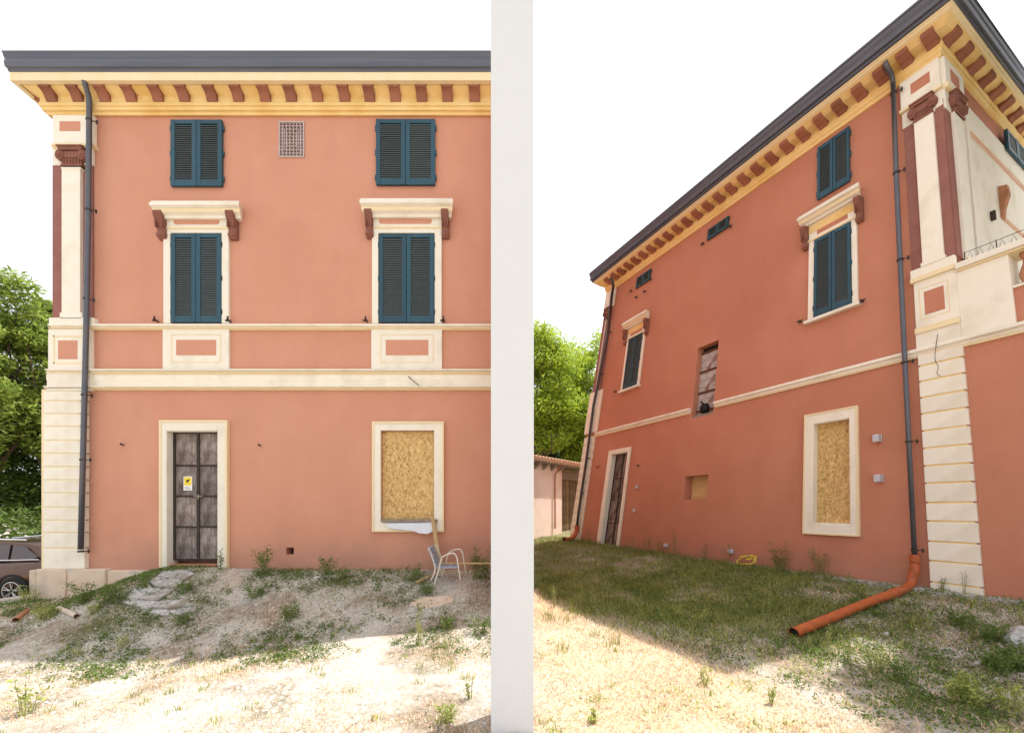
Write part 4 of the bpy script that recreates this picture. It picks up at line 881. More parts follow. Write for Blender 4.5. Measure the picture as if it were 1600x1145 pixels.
# ================================================================== vegetation
def leaf_mesh(name, C, size, m, parent=None, origin=None, seed=0, tint=(.75,1.25), elong=1.6, flat=.5, kind='stuff', tintarr=None):
    r = np.random.default_rng(seed); n = len(C)
    nrm = r.normal(size=(n,3)); nrm[:,2] = np.abs(nrm[:,2])+flat; nrm /= np.linalg.norm(nrm,axis=1)[:,None]
    t = r.normal(size=(n,3)); t -= (t*nrm).sum(1)[:,None]*nrm; t /= np.linalg.norm(t,axis=1)[:,None]
    b = np.cross(nrm, t); s = size*(.6+.8*r.random(n))[:,None]
    P = np.stack([C-t*s*elong, C+b*s*.5-nrm*s*.15, C+t*s*elong, C-b*s*.5-nrm*s*.15], 1).reshape(-1,3)
    F_ = np.arange(4*n).reshape(n,4)
    o_ = np.array(origin if origin is not None else C.mean(0))
    me = bpy.data.meshes.new(name); me.vertices.add(4*n); me.vertices.foreach_set('co', (P-o_).astype(np.float32).ravel())
    me.loops.add(4*n); me.loops.foreach_set('vertex_index', F_.ravel().astype(np.int32)); me.polygons.add(n)
    me.polygons.foreach_set('loop_start', (np.arange(n)*4).astype(np.int32)); me.polygons.foreach_set('loop_total', np.full(n,4,np.int32))
    me.update(calc_edges=True); me.materials.append(MATS[m])
    tv = (tint[0]+(tint[1]-tint[0])*r.random(n)) if tintarr is None else tintarr
    cc = np.ones((n,4,4)); cc[:,:,0] = (tv*(.9+.25*r.random(n)))[:,None]; cc[:,:,1] = tv[:,None]; cc[:,:,2] = (tv*.9)[:,None]
    a = me.color_attributes.new('tint','FLOAT_COLOR','POINT'); a.data.foreach_set('color', cc.astype(np.float32).ravel())
    o = bpy.data.objects.new(name, me); col.objects.link(o)
    if parent: o.parent = parent; o.location = Vector(o_)-WO[parent.name]
    else: o.location = Vector(o_)
    if kind: o['kind'] = kind
    WO[o.name] = Vector(o_); return o
def tree(loc, H, rad, zlow, m, label, seed, nl=16000, size=.09, clumps=46, group='trees behind the houses', name='tree'):
    r = np.random.default_rng(seed); loc = Vector(loc); T = empty(name, loc, label, 'tree', group)
    cz = (H+zlow)/2; hz_ = (H-zlow)/2
    cs_ = []
    while len(cs_) < clumps:
        p = r.uniform(-1,1,3)
        d = np.linalg.norm(p)
        if .35 < d < 1: cs_.append([p[0]*rad*.85, p[1]*rad*.85, cz+p[2]*hz_*.88])
    cs_ = np.array(cs_)
    mb = MB(); h1 = cz*.9
    mb.tube([loc+Vector((0,0,-.3)), loc+Vector((.1,0,h1*.3)), loc+Vector((-.1,.1,h1*.7)), loc+Vector((.05,0,cz))], [.03*H*.9,.024*H,.018*H,.01*H], 10); mb.build('trunk','bark',T,smooth=True)
    mb = MB()
    for c in cs_[::2]:
        t0 = loc+Vector((0,0,h1*(.35+.5*r.random()))); e = loc+Vector(c); mid = t0.lerp(e,.5)+Vector((0,0,-.25)); mb.tube([t0,mid,e], [.008*H,.005*H,.002*H], 6)
    mb.build('limbs','bark',T,smooth=True)
    per = nl//clumps; pts = []
    for c in cs_:
        sig = rad*(.13+.12*r.random()); q_ = r.normal(size=(per,3)); q_ /= (np.linalg.norm(q_,axis=1)[:,None]+1e-6); q_ *= (r.random(per)**.45)[:,None]*sig*1.7
        q_[:,2] *= .7; pts.append(q_+c)
    pts = np.concatenate(pts)+np.array(loc)
    leaf_mesh('foliage', pts, size, m, T, seed=seed)
    return T
def gh(x,y): return (x,y,float(gz(x,y)))
GT = 'trees behind the houses'
tree(gh(-24.0,18.5), 14.3, 3.1, 3.2, 'leaf_olive', 'light green tree at the left edge beside the square-on house', 11, nl=26000, size=.085, clumps=60)
tree(gh(-23.0,20.5), 13.6, 2.6, 3.6, 'leaf_olive', 'shorter light green tree half hidden by the cream quoins', 12, nl=18000, size=.085, clumps=44)
tree(gh(-25.0,23.0), 10.4, 4.6, .2, 'leaf_dark', 'dark leafy tree behind the parked car at the left edge', 13, nl=26000, size=.10, clumps=70)
tree(gh(-19.5,25.0), 8.0, 4.0, .2, 'leaf_dark', 'dark bushy tree low behind the corner of the square-on house', 14, nl=18000, size=.10, clumps=50)
tree(gh(1.6,27.0), 13.0, 3.6, 3.0, 'leaf_bright', 'bright green acacia rising behind the pink outbuilding', 21, nl=34000, size=.085, clumps=80)
tree(gh(5.6,29.0), 14.2, 3.4, 3.2, 'leaf_bright', 'taller bright green acacia against the far corner of the red house', 22, nl=30000, size=.085, clumps=70)
tree(gh(3.4,33.0), 10.5, 5.0, .6, 'leaf_dark', 'dark green tree filling the gap behind the bright acacias', 23, nl=26000, size=.12, clumps=80)
T_ = tree(gh(9.0,2.0), 10.2, 1.9, 6.4, 'leaf_dark', 'unseen tree added outside the right edge to shade the lower right ground', 31, nl=22000, size=.11, clumps=50)  # out of view, added for its shade on the right yard
for ch in T_.children:
    for v in ch.data.vertices:
        wz = ch.location.z+v.co.z; v.co.y += 2.6*min(1, max(0, wz/6.5))
# woodland far behind
n = 30000; r = rng
X = r.uniform(-60,60,n); Y = r.uniform(42,52,n); Z = gz(X,Y)+r.random(n)**.8*(5.2+2.2*vnoise(X,Y,.22,3)*2)
leaf_mesh('distant_woodland', np.stack([X,Y,Z],1), .22, 'leaf_dark', seed=5)
bpy.data.objects['distant_woodland']['label'] = 'far dark woodland closing off the yard behind the trees'
# hedge near the car
n = 9000; X = r.uniform(-30,-11.5,n); Y = r.uniform(15.5,17.5,n); Z = gz(X,Y)+r.random(n)**.7*(2.0+.7*vnoise(X,Y,.8,3)*2)
h = leaf_mesh('hedge', np.stack([X,Y,Z],1), .08, 'leaf_dark', seed=6, kind=None); setp(h, 'long dark hedge behind the parked cars at the left', 'hedge')

# blades of grass (curved, two triangles + tip)
def blades(name, X, Y, h, wid, m, seed, lean=.35, tint=(.7,1.3), label=None, origin=None, parent=None, kind='stuff', base=None):
    r = np.random.default_rng(seed); n = len(X); Z = gz(X,Y)-.01 if base is None else base
    an = r.uniform(0,2*np.pi,n); ld = r.uniform(0,2*np.pi,n); h = h*(.5+.8*r.random(n)); L = h*lean*(.3+r.random(n))
    bx_, by_ = np.cos(an)*wid*.5, np.sin(an)*wid*.5
    lx, ly = np.cos(ld)*L, np.sin(ld)*L
    P = np.zeros((n,5,3)); B = np.stack([X,Y,Z],1)
    P[:,0] = B-np.stack([bx_,by_,0*bx_],1); P[:,1] = B+np.stack([bx_,by_,0*bx_],1)
    M_ = B+np.stack([lx*.35,ly*.35,h*.6],1); P[:,2] = M_+np.stack([bx_,by_,0*bx_],1)*.8; P[:,3] = M_-np.stack([bx_,by_,0*bx_],1)*.8
    P[:,4] = B+np.stack([lx,ly,h],1)
    i = np.arange(n)*5
    loops = np.stack([i,i+1,i+2,i+3, i+3,i+2,i+4],1).ravel()
    starts = np.stack([np.arange(n)*7, np.arange(n)*7+4],1).ravel(); tot = np.tile([4,3],n)
    o_ = np.array(origin) if origin is not None else np.array([X.mean(),Y.mean(),Z.min()])
    me = bpy.data.meshes.new(name); me.vertices.add(5*n); me.vertices.foreach_set('co', (P.reshape(-1,3)-o_).astype(np.float32).ravel())
    me.loops.add(7*n); me.loops.foreach_set('vertex_index', loops.astype(np.int32)); me.polygons.add(2*n)
    me.polygons.foreach_set('loop_start', starts.astype(np.int32)); me.polygons.foreach_set('loop_total', tot.astype(np.int32)); me.update(calc_edges=True)
    me.materials.append(MATS[m])
    tv = tint[0]+(tint[1]-tint[0])*r.random(n); cc = np.ones((n,5,4)); cc[:,:,0] = (tv*(.85+.45*r.random(n)))[:,None]; cc[:,:,1] = tv[:,None]; cc[:,:,2] = tv[:,None]
    a = me.color_attributes.new('tint','FLOAT_COLOR','POINT'); a.data.foreach_set('color', cc.astype(np.float32).ravel())
    o = bpy.data.objects.new(name, me); col.objects.link(o)
    if parent: o.parent = parent; o.location = Vector(o_)-WO[parent.name]
    else: o.location = Vector(o_)
    WO[o.name] = Vector(o_)
    return setp(o, label, None, None, kind)
def scatter(n, x0, x1, y0, y1, dens, seed):
    r = np.random.default_rng(seed); X = r.uniform(x0,x1,n); Y = r.uniform(y0,y1,n); k = r.random(n) < dens(X,Y); return X[k], Y[k]
def drf(X,Y): return (9.70-(X+.5*Y))/1.118
def infront(X,Y): return (np.where(X < 0, (Y < DL-.06) | (X < -8.45), drf(X,Y) > .06))
def frustum(X,Y): return (np.abs(X) < Y*1.28+.4)
X, Y = scatter(260000, .2, 7.0, 4.0, 15.5, lambda X,Y: np.clip(greenness(X,Y)**1.3*(.55+1.1*vnoise(X,Y,2.6,77)),0,1)*infront(X,Y)*frustum(X,Y)*(.35+.65*(Y<10))*(1-.9*(drf(X,Y)<.55)*(Y<8.2)), 31)
blades('green_grass', X, Y, .085, .010, 'grass_green', 32, tint=(.5,1.7), lean=.7, label='green grass in the shade along the red house')
X, Y = scatter(160000, -.2, 7.0, 2.3, 9.0, lambda X,Y: np.clip(strawness(X,Y)+.25,0,1)*infront(X,Y)*frustum(X,Y)*.8*np.clip(.6+1.6*vnoise(X,Y,2.2,6),.1,1), 33)
blades('dry_grass', X, Y, .045, .007, 'grass_dry', 34, lean=1.2, label='short dry straw grass in the sunny part of the right yard')
X, Y = scatter(160000, -9.5, .2, 2.3, 7.3, lambda X,Y: infront(X,Y)*frustum(X,Y)*np.clip(.12+1.5*vnoise(X,Y,1.4,7)+.8*vnoise(X,Y,4,7),0,.8), 35)
blades('dry_grass', X, Y, .04, .006, 'grass_dry', 36, lean=1.2, label='short dry grass scattered over the gravel of the left yard')
X, Y = scatter(60000, -9.5, .2, 3.6, 7.3, lambda X,Y: infront(X,Y)*frustum(X,Y)*np.clip(-.12+1.7*vnoise(X,Y,1.7,12),0,.6), 37)
k_ = Y > 5.0; X, Y = X[k_], Y[k_]
blades('sparse_green_grass', X, Y, .05, .007, 'grass_green', 38, lean=.8, label='patches of green grass in the shade of the left yard')
# sparse green shoots in the sunny parts
def clusters(nc, x0,x1,y0,y1, per, sg, seed, dens=None):
    r = np.random.default_rng(seed); cx = r.uniform(x0,x1,nc); cy = r.uniform(y0,y1,nc); k = frustum(cx,cy)&infront(cx,cy); cx,cy = cx[k],cy[k]
    X = (cx[:,None]+r.normal(size=(len(cx),per))*sg).ravel(); Y = (cy[:,None]+r.normal(size=(len(cx),per))*sg).ravel(); k = infront(X,Y); return X[k], Y[k]
X, Y = clusters(150, -7,7,2.6,5.6, 16, .035, 41); blades('green_shoots', X, Y, .07, .008, 'weed_pale', 42, label='scattered green shoots in the sunny ground')
X, Y = clusters(70, .5,6.5,4.2,7.5, 26, .06, 43); blades('tall_grass_tufts', X, Y, .14, .007, 'grass_green', 44, lean=.6, tint=(.6,1.8), label='tufts of taller grass near the orange pipe')
def cover(name, X, Y, per, sg, hh, size, m, seed, label, tint=(.5,1.5)):
    r = np.random.default_rng(seed); n = len(X); s_ = sg*(.4+1.2*r.random(n))
    x = (X[:,None]+r.normal(size=(n,per))*s_[:,None]).ravel(); y = (Y[:,None]+r.normal(size=(n,per))*s_[:,None]).ravel()
    z = gz(x,y)+np.repeat(hh*(.4+r.random(n)),per)*r.random(n*per)**1.3; k = infront(x,y); C = np.stack([x,y,z],1)[k]
    o = leaf_mesh(name, C, size, m, seed=seed, tint=tint, flat=.1); o['label'] = label
X, Y = scatter(4200, -9, .1, 4.6, 7.3, lambda X,Y: infront(X,Y)*frustum(X,Y)*np.clip(.22+1.6*vnoise(X,Y,1.3,61)+.14*(Y>6.4),0,1), 61)
cover('ground_cover', X, Y, 26, .06, .05, .011, 'weed_leaf', 62, 'low creeping weeds in the shaded gravel of the left yard')
X, Y = scatter(5200, .3, 7, 3.0, 9, lambda X,Y: infront(X,Y)*frustum(X,Y)*np.clip(.15+1.3*vnoise(X,Y,1.2,63)+.25*(X>3.2),0,1)*(drf(X,Y)<4.9), 63)
cover('ground_cover', X, Y, 30, .07, .07, .011, 'weed_leaf', 64, 'low green weeds spreading over the shaded bank of the right yard')
X, Y = scatter(900, .3, 7, 2.8, 5.2, lambda X,Y: infront(X,Y)*frustum(X,Y)*np.clip(.1+1.5*vnoise(X,Y,1.6,65),0,1)*(drf(X,Y)>3.6), 65)
cover('ground_cover', X, Y, 20, .05, .06, .010, 'weed_pale', 66, 'pale sunlit herbs along the shade edge of the right yard')
X, Y = scatter(150000, -9.5, 7, 2.8, 8.5, lambda X,Y: infront(X,Y)*frustum(X,Y)*np.where(X<0, np.clip(.25+1.2*vnoise(X,Y,1.9,67),0,1), np.clip(.3+1.2*vnoise(X,Y,1.9,67)+.4*(X>3.2),0,1)), 67)
blades('dead_grass_litter', X, Y, .03, .006, 'litter', 68, lean=2.2, tint=(.5,1.6), label='flattened dead grass and litter on the soil')
X, Y = scatter(26000, 1.0, 6.5, 6.0, 14.5, lambda X,Y: (drf(X,Y)>.08)*(drf(X,Y)<.75)*(Y>7.2)*np.clip(.5+1.5*vnoise(X,Y,1.1,71),0,1), 71)
blades('wall_foot_grass', X, Y, .17, .009, 'grass_green', 72, lean=.5, tint=(.4,1.3), label='taller grass growing along the foot of the red wall')
X, Y = scatter(9000, 1.0, 6.5, 6.5, 13.5, lambda X,Y: (drf(X,Y)>.1)*(drf(X,Y)<.5)*np.clip(-.05+1.3*vnoise(X,Y,1.3,73),0,1)*.35, 73)
blades('wispy_stalks', X, Y, .62, .006, 'grass_green', 74, lean=.25, tint=(.5,1.2), label='tall wispy stalks against the red wall')
# gravel
def stones(name, X, Y, s, seed, label, squash=.6):
    r = np.random.default_rng(seed); n = len(X); Z = gz(X,Y)
    base = np.array([[1,0,0],[0,1,0],[-1,0,0],[0,-1,0],[.1,.1,1],[.0,.0,-1]],float)
    fc = np.array([[0,1,4],[1,2,4],[2,3,4],[3,0,4],[1,0,5],[2,1,5],[3,2,5],[0,3,5]])
    sz = s*(.4+1.3*r.random(n)**2.5); P = base[None]*(.65+.7*r.random((n,6,3)))*sz[:,None,None]; P[:,:,2] *= squash
    an = r.uniform(0,6.28,n); c_, s_ = np.cos(an)[:,None], np.sin(an)[:,None]; x, y = P[:,:,0]*c_-P[:,:,1]*s_, P[:,:,0]*s_+P[:,:,1]*c_
    P = np.stack([x+X[:,None], y+Y[:,None], P[:,:,2]+Z[:,None]],2)
    Fs = (fc[None]+(np.arange(n)*6)[:,None,None]).reshape(-1,3)
    o_ = np.array([X.mean(),Y.mean(),Z.min()]); me = bpy.data.meshes.new(name); me.from_pydata((P.reshape(-1,3)-o_).tolist(), [], Fs.tolist()); me.materials.append(MATS['stone'])
    tv = .65+.55*r.random(n); cc = np.ones((n,6,4)); cc[:,:,:3] = tv[:,None,None]; a = me.color_attributes.new('tint','FLOAT_COLOR','POINT'); a.data.foreach_set('color', cc.astype(np.float32).ravel())
    o = bpy.data.objects.new(name, me); col.objects.link(o); o.location = o_; return setp(o, label, None, None, 'stuff')
X, Y = scatter(42000, -9, .1, 2.4, 7.3, lambda X,Y: infront(X,Y)*frustum(X,Y)*np.clip(.35+1.4*vnoise(X,Y,1.1,14),.08,1), 51); stones('gravel', X, Y, .014, 52, 'grey gravel strewn over the left yard')
X, Y = scatter(9000, .3, 7, 2.6, 7.3, lambda X,Y: infront(X,Y)*frustum(X,Y)*np.clip(.25+sst(X,3.5,5),0,1), 53); stones('gravel', X, Y, .014, 54, 'pebbles and crumbs of rubble over the right yard')
# single rocks
ROCK = bpy.data.meshes.new('rock')
def rock(p, s, label, m='rubble', sq=.65, seed=0, group=None):
    bm = bmesh.new(); bmesh.ops.create_icosphere(bm, subdivisions=3, radius=1); r = random.Random(seed)
    of = [Vector((r.uniform(-1,1),r.uniform(-1,1),r.uniform(-1,1))).normalized() for _ in range(9)]
    for v in bm.verts:
        for o_ in of:
            d = v.co.dot(o_)-.62
            if d > 0: v.co -= o_*d*.9
    bm.verts.ensure_lookup_table(); vs = [Vector((v.co.x*s, v.co.y*s*.8, v.co.z*s*sq)) for v in bm.verts]; fs = [[v.index for v in f.verts] for f in bm.faces]; bm.free()
    return setp(link_mesh('rock', [v+p for v in vs], fs, m, None, origin=p), label, 'rock', group)
for i, (x,y,s,l) in enumerate(((496,905,.065,'white stone in the weeds near the small wall vent'),(466,934,.035,'small pale stone in front of the white stone'),(400,946,.03,'little pale stone at the left end of the weed patch'),
      (1385,992,.05,'flat grey stone below the bend of the orange pipe'),(1480,1018,.06,'pale stone among rubble under the cream quoins'),(1530,1038,.05,'round pale stone near the right edge'),
      (1598,1003,.20,'large dark stone at the right edge below the terrace wall'),(1264,898,.05,'white stone against the foot of the red wall'),(248,948,.045,'pale stone at the lower end of the concrete ramp'))):
    rock(gp(x,y)+Vector((0,0,s*.25)), s, l, 'rubble' if 'dark' not in l else 'concrete', seed=i)
# concrete ramp and slabs
def slab(pix, th, m, label, cat, name, lift=.03, sub=0):
    P = [gp(x,y) for x,y in pix]; n = len(P); mb = MB()
    c = sum(P, Vector())/n; t = [p+Vector((0,0,lift)) for p in P]; b = [p-Vector((0,0,th)) for p in P]
    ct = c.copy(); ct.z = sum(p.z for p in t)/n
    mb.add(t+b+[ct], [(i,(i+1)%n,2*n) for i in range(n)]+[((i+1)%n,i,n+i,n+(i+1)%n) for i in range(n)])
    return mb.build(name, m, None, bevel=.01, label=label, cat=cat)
RP = empty('concrete_ramp', gp(240,920), 'cracked grey concrete ramp sloping down from the old door', 'ramp')
for pix in ([(254,896),(292,893),(303,899),(288,909),(262,906),(247,903)], [(244,905),(286,911),(277,921),(240,918),(232,911)],
            [(229,913),(238,920),(272,923),(262,932),(226,930),(214,922)], [(211,924),(223,932),(258,934),(246,941),(206,940),(196,934)],
            [(176,929),(207,925),(200,931),(184,933)], [(190,944),(203,942),(247,943),(290,940),(302,947),(262,953),(222,951)], [(226,955),(262,956),(297,951),(306,957),(268,964),(238,961)]):
    P = [gp(x,y) for x,y in pix]; n = len(P); c = sum(P, Vector())/n; mb = MB(); dz = .02+.025*random.random()
    Q = []
    for i in range(n):
        a_, b_ = P[i], P[(i+1)%n]
        for t in (0, .33, .66): q_ = a_.lerp(b_, t)+Vector((random.uniform(-.012,.012), random.uniform(-.012,.012), 0)); Q.append(Vector((q_.x,q_.y,float(gz(q_.x,q_.y)))))
    m_ = len(Q); t1 = [q_+Vector((0,0,dz)) for q_ in Q]; t2 = []
    for q_ in Q: h_ = q_.lerp(c,.5); t2.append(Vector((h_.x,h_.y,float(gz(h_.x,h_.y))+dz+.004)))
    cc_ = Vector((c.x,c.y,float(gz(c.x,c.y))+dz+.004)); bt = [q_-Vector((0,0,.15)) for q_ in Q]
    mb.add(bt+t1+t2+[cc_], [(i,(i+1)%m_,m_+(i+1)%m_,m_+i) for i in range(m_)]+[(m_+i,m_+(i+1)%m_,2*m_+(i+1)%m_,2*m_+i) for i in range(m_)]+[(2*m_+i,2*m_+(i+1)%m_,3*m_) for i in range(m_)])
    mb.build('concrete_piece', 'concrete', RP)
slab([(640,942),(660,933),(705,931),(710,938),(690,946),(652,950)], .1, 'plinth', 'weathered reddish slab in the ground before the garden chair', 'slab', 'clay_slab', .008)
for i in range(10):
    pass
# low kerb along the second house
mb = MB(); n = 60; r = random.Random(3)
for k in range(n):
    a0 = -2.6+(4.6)*k/n; a1 = -2.6+(4.6)*(k+1)/n
    w1 = .30+.06*r.random(); u0_, u1_ = a0, a1
    z = float(gz(*Ru(a0,0,.2).xy)); mb.box(Ru, a0, a1, -.7, -.145+.02*r.random(), .02, w1)
mb.build('concrete_strip','concrete',label='broken concrete strip along the foot of the red house',cat='strip')
# pipes on the left ground
for pa, pb, r_, lab, m_ in ((gp(92,953), gp(120,966), .034, 'short pale pipe lying in the weeds with a rusty mouth','plinth'), (gp(24,972), gp(42,957), .035, 'thin clay pipe end in the grass near the parked car','terracotta')):
    T = empty('pipe_piece', pb, lab, 'pipe'); up = Vector((0,0,r_)); mb = MB(); mb.tube([pa+up,pb+up], r_, 14, cap=False); mb.tube([pa+up,pb+up], r_*.8, 14, cap=False); mb.build('tube',m_,T,smooth=True)
    d = (pb-pa).normalized(); mb = MB(); mb.tube([pb+up-d*.04,pb+up+d*.004], r_*.98, 14, cap=False); mb.tube([pb+up-d*.035,pb+up-d*.03], r_*.82, 14); mb.build('mouth','rust',T)
# leafy weeds
def weed(p, h, rad, m, label, seed, n=260, size=.02, stalks=7, seedhead=False, cat='weed', group='weeds in the yards'):
    r = np.random.default_rng(seed); T = empty('weed', p, label, cat, group); mb = MB(); L = []
    for k in range(stalks):
        an = r.uniform(0,6.28); l = rad*(.35+.75*r.random()); hh = h*(.45+.6*r.random()); d_ = Vector((math.cos(an), math.sin(an), 0))
        b0 = p+d_*(l*.3)+Vector((0,0,-.03)); mid = p+d_*(l*.6)+Vector((0,0,hh*.55)); e = p+d_*l+Vector((0,0,hh)); mb.tube([b0,mid,e], [.0035,.003,.0015], 5)
        for j in range(n//stalks):
            t = r.random()**.75; q_ = b0.lerp(mid,t*2) if t < .5 else mid.lerp(e,(t-.5)*2); sp = rad*.26*(1-.6*t)+.006
            L.append(np.array(q_)+r.normal(size=3)*np.array([sp,sp,sp*.8]))
    mb.build('stems','stem',T)
    st = bpy.data.objects
    leaf_mesh('leaves', np.array(L), size, m, T, seed=seed, flat=.2, kind='stuff', elong=1.3)
W = [ # x, y(base), height px, radius px, material, label, n, size
 (411,897,42,14,'weed_leaf','dark green weed against the pink wall left of the small wall vent',420,.022),
 (512,898,34,11,'weed_leaf','upright weed against the pink wall right of the small wall vent',300,.02),
 (530,905,22,16,'weed_leaf','low spreading weed at the hole in the foundation',220,.02),
 (128,943,36,14,'weed_leaf','bushy weed growing against the peach plinth',420,.022),
 (160,945,30,18,'weed_leaf','wide low weed between plinth and concrete ramp',420,.022),
 (188,940,34,10,'weed_leaf','tall thin weed beside the top of the concrete ramp',260,.018),
 (222,920,26,12,'weed_leaf','weed rooted where the plinth meets the ramp',240,.018),
 (345,890,34,7,'weed_leaf','thin dark leafed shoot climbing the door frame',120,.02),
 (290,925,22,12,'weed_leaf','small dark weed on the ground before the old door',220,.02),
 (400,934,26,17,'weed_leaf','dark clump in the gravel below the wall weed',380,.02),
 (452,968,24,16,'weed_leaf','round green clump in the middle of the left yard',380,.02),
 (320,912,14,20,'weed_leaf','low green mat in front of the door frame',200,.018),
 (640,908,26,16,'weed_leaf','green clump left of the garden chair',320,.02),
 (668,928,18,12,'weed_leaf','small bright clump at the feet of the garden chair',220,.02),
 (755,905,48,20,'weed_leaf','tall dark weeds against the wall beside the pale pier',560,.024),
 (740,905,56,12,'weed_leaf','thin tall stalks at the right end of the square-on house',130,.016),
 (655,1008,62,6,'weed_pale','tall pale single stalk at the edge of the shade, left yard',130,.014),
 (700,985,26,14,'weed_leaf','green clump in the gravel below the clay slab',260,.02),
 (750,990,30,18,'weed_leaf','green clump near the foot of the pale pier',320,.02),
 (285,975,22,12,'weed_leaf','small clump at the shade edge below the ramp',220,.018),
 (72,968,32,13,'weed_pale','bright yellow green weed before the peach plinth corner',320,.022),
 (45,940,28,14,'weed_pale','pale grass clump between plinth and parked car',260,.02),
 (20,962,24,18,'weed_leaf','green clump at the left edge under the parked car',260,.02),
 (145,958,18,10,'weed_pale','bright little weed beside the white pipe',160,.02),
 (38,1120,66,16,'weed_pale','yellow green seedling in the sunny foreground at bottom left',70,.03),
 (190,1012,20,10,'weed_pale','sparse yellow tuft in the sunny left foreground',120,.016),
 (120,1025,18,8,'weed_pale','lone small yellow tuft left of its sparse neighbour',90,.016),
 (700,1128,46,14,'weed_pale','pale weed with reddish base in the sunny ground near the pier',160,.02),
 (735,1090,36,8,'weed_pale','thin pale stalk in sun near the foot of the pier',80,.014),
]
for i, (x,y,hp,rp_,m_,lab,n_,sz) in enumerate(W):
    p = gp(x,y); s = p.y/F; weed(p, hp*s, rp_*s*1.15, m_, lab, 100+i, int(n_*1.6), sz*.62, stalks=9 if n_ > 200 else 5)
W2 = [
 (930,950,60,8,'weed_pale','tallest of the pale seed stalks at the left of the right yard',120,.010),
 (905,952,48,7,'weed_pale','second pale seed stalk beside the tallest one',100,.010),
 (866,950,40,7,'weed_pale','short pale seed stalk nearest the pier',90,.010),
 (1170,992,54,12,'weed_pale','branching pale stalks left of the mouth of the orange pipe',130,.009),
 (1200,996,62,12,'weed_pale','tall branching stalk just left of the orange pipe mouth',130,.009),
 (1290,1022,46,10,'weed_pale','pale stalks in front of the orange pipe',120,.010),
 (1320,1030,42,10,'weed_pale','pale stalks further right in front of the orange pipe',120,.010),
 (1455,985,34,6,'weed_pale','thin seed stalk below the cream quoins',70,.010),
 (1007,858,44,6,'weed_leaf','dark stalk at the wall next to the far door',80,.016),
 (1027,860,36,6,'weed_leaf','dark wall stalk second from the far door',80,.016),
 (1050,866,42,6,'weed_leaf','dark stalk against the red wall under the square opening, left',90,.016),
 (1097,872,40,6,'weed_leaf','dark stalk against the red wall under the square opening, right',90,.016),
 (1132,878,36,8,'weed_leaf','dark stalk at the wall left of the yellow hose',80,.016),
 (918,848,34,4,'weed_leaf','thin dark stalk between the far door and the far quoins',60,.014),
 (1275,905,42,14,'weed_leaf','leafy weed at the wall under the framed boarded window',260,.02),
 (1212,900,46,16,'weed_leaf','dense grass clump at the wall right of the yellow hose',420,.02),
 (1500,980,30,22,'weed_leaf','spreading green weed on the bank below the quoins',420,.022),
 (1540,1000,28,20,'weed_leaf','dark green weed lower on the bank at the right',360,.022),
 (1560,1052,36,24,'weed_leaf','large green clump near the right edge',460,.024),
 (1590,1045,40,20,'weed_leaf','green clump cut by the right edge',360,.024),
 (1498,1098,44,18,'weed_pale','bright yellow green clump in sun at the shade edge',420,.022),
 (1525,1106,36,16,'weed_pale','second bright clump right of the yellow green one',320,.022),
 (1580,1120,50,14,'weed_pale','sunlit tall grass at the lower right corner',260,.02),
 (1410,1065,40,16,'weed_leaf','mixed weeds at the shade edge under the pipe bend',300,.018),
 (1370,1050,36,14,'weed_pale','pale sunlit weeds left of the mixed weeds',240,.016),
 (1462,935,26,8,'weed_leaf','small weed at the foot of the cream quoins',110,.014),
 (1495,930,40,5,'weed_leaf','thin dry stalks in front of the cream quoins',50,.010),
 (1065,968,22,10,'weed_pale','bright tuft at the shade edge in the middle of the right yard',200,.018),
 (1096,972,20,9,'weed_pale','second bright tuft at the shade edge, right of the first',180,.018),
 (1100,1070,28,6,'weed_pale','upright green shoot in the sunny right foreground',110,.014),
 (1205,1100,26,6,'weed_pale','green shoot further right in the sunny foreground',100,.014),
 (928,1130,22,7,'weed_pale','green sprout at the bottom left of the right yard',90,.016),
]
for i, (x,y,hp,rp_,m_,lab,n_,sz) in enumerate(W2):
    p = gp(x,y)
    if y < 912 or (x > 1450 and y < 940):      # rooted at the wall
        u = ((9.70-.15)*F/(x-480.0)-C0.y)/sn; q_ = Ru(u, 0, .12); p = Vector((q_.x, q_.y, float(gz(q_.x,q_.y))))
    s = p.y/F; weed(p, hp*s, rp_*s*1.15, m_, lab, 200+i, int(n_*1.6), sz*.62, stalks=9 if n_ > 200 else 4)
# yellow hose and white fittings by the red wall
mb = MB(); c = [Rp(1152,877,.10),Rp(1160,869,.10),Rp(1172,868,.12),Rp(1182,873,.2),Rp(1174,880,.3),Rp(1160,882,.3),Rp(1150,878,.22),Rp(1158,871,.14),Rp(1176,866,.12),Rp(1184,871,.16),Rp(1168,876,.24)]
mb.tube(smooth_path([p_+Vector((random.uniform(-.05,.05),random.uniform(-.04,.04),random.uniform(-.03,.03))) for p_ in c+c[2:7]],5), .009, 6); mb.build('garden_hose','yellow_plastic',label='coil of yellow hose at the foot of the red wall',cat='hose',smooth=True)
for x,y,l in ((1141,861,'small white tap box low on the red wall beside the yellow hose'),(1040,852,'round grey fitting low on the red wall')):
    a,v = cR(x,y,.05); mb = MB(); mb.box(Rm,a-.06,a+.06,v-.05,v+.05,.005,.08); mb.build('utility_box','grey_plastic',label=l,cat='utility box',bevel=.02)

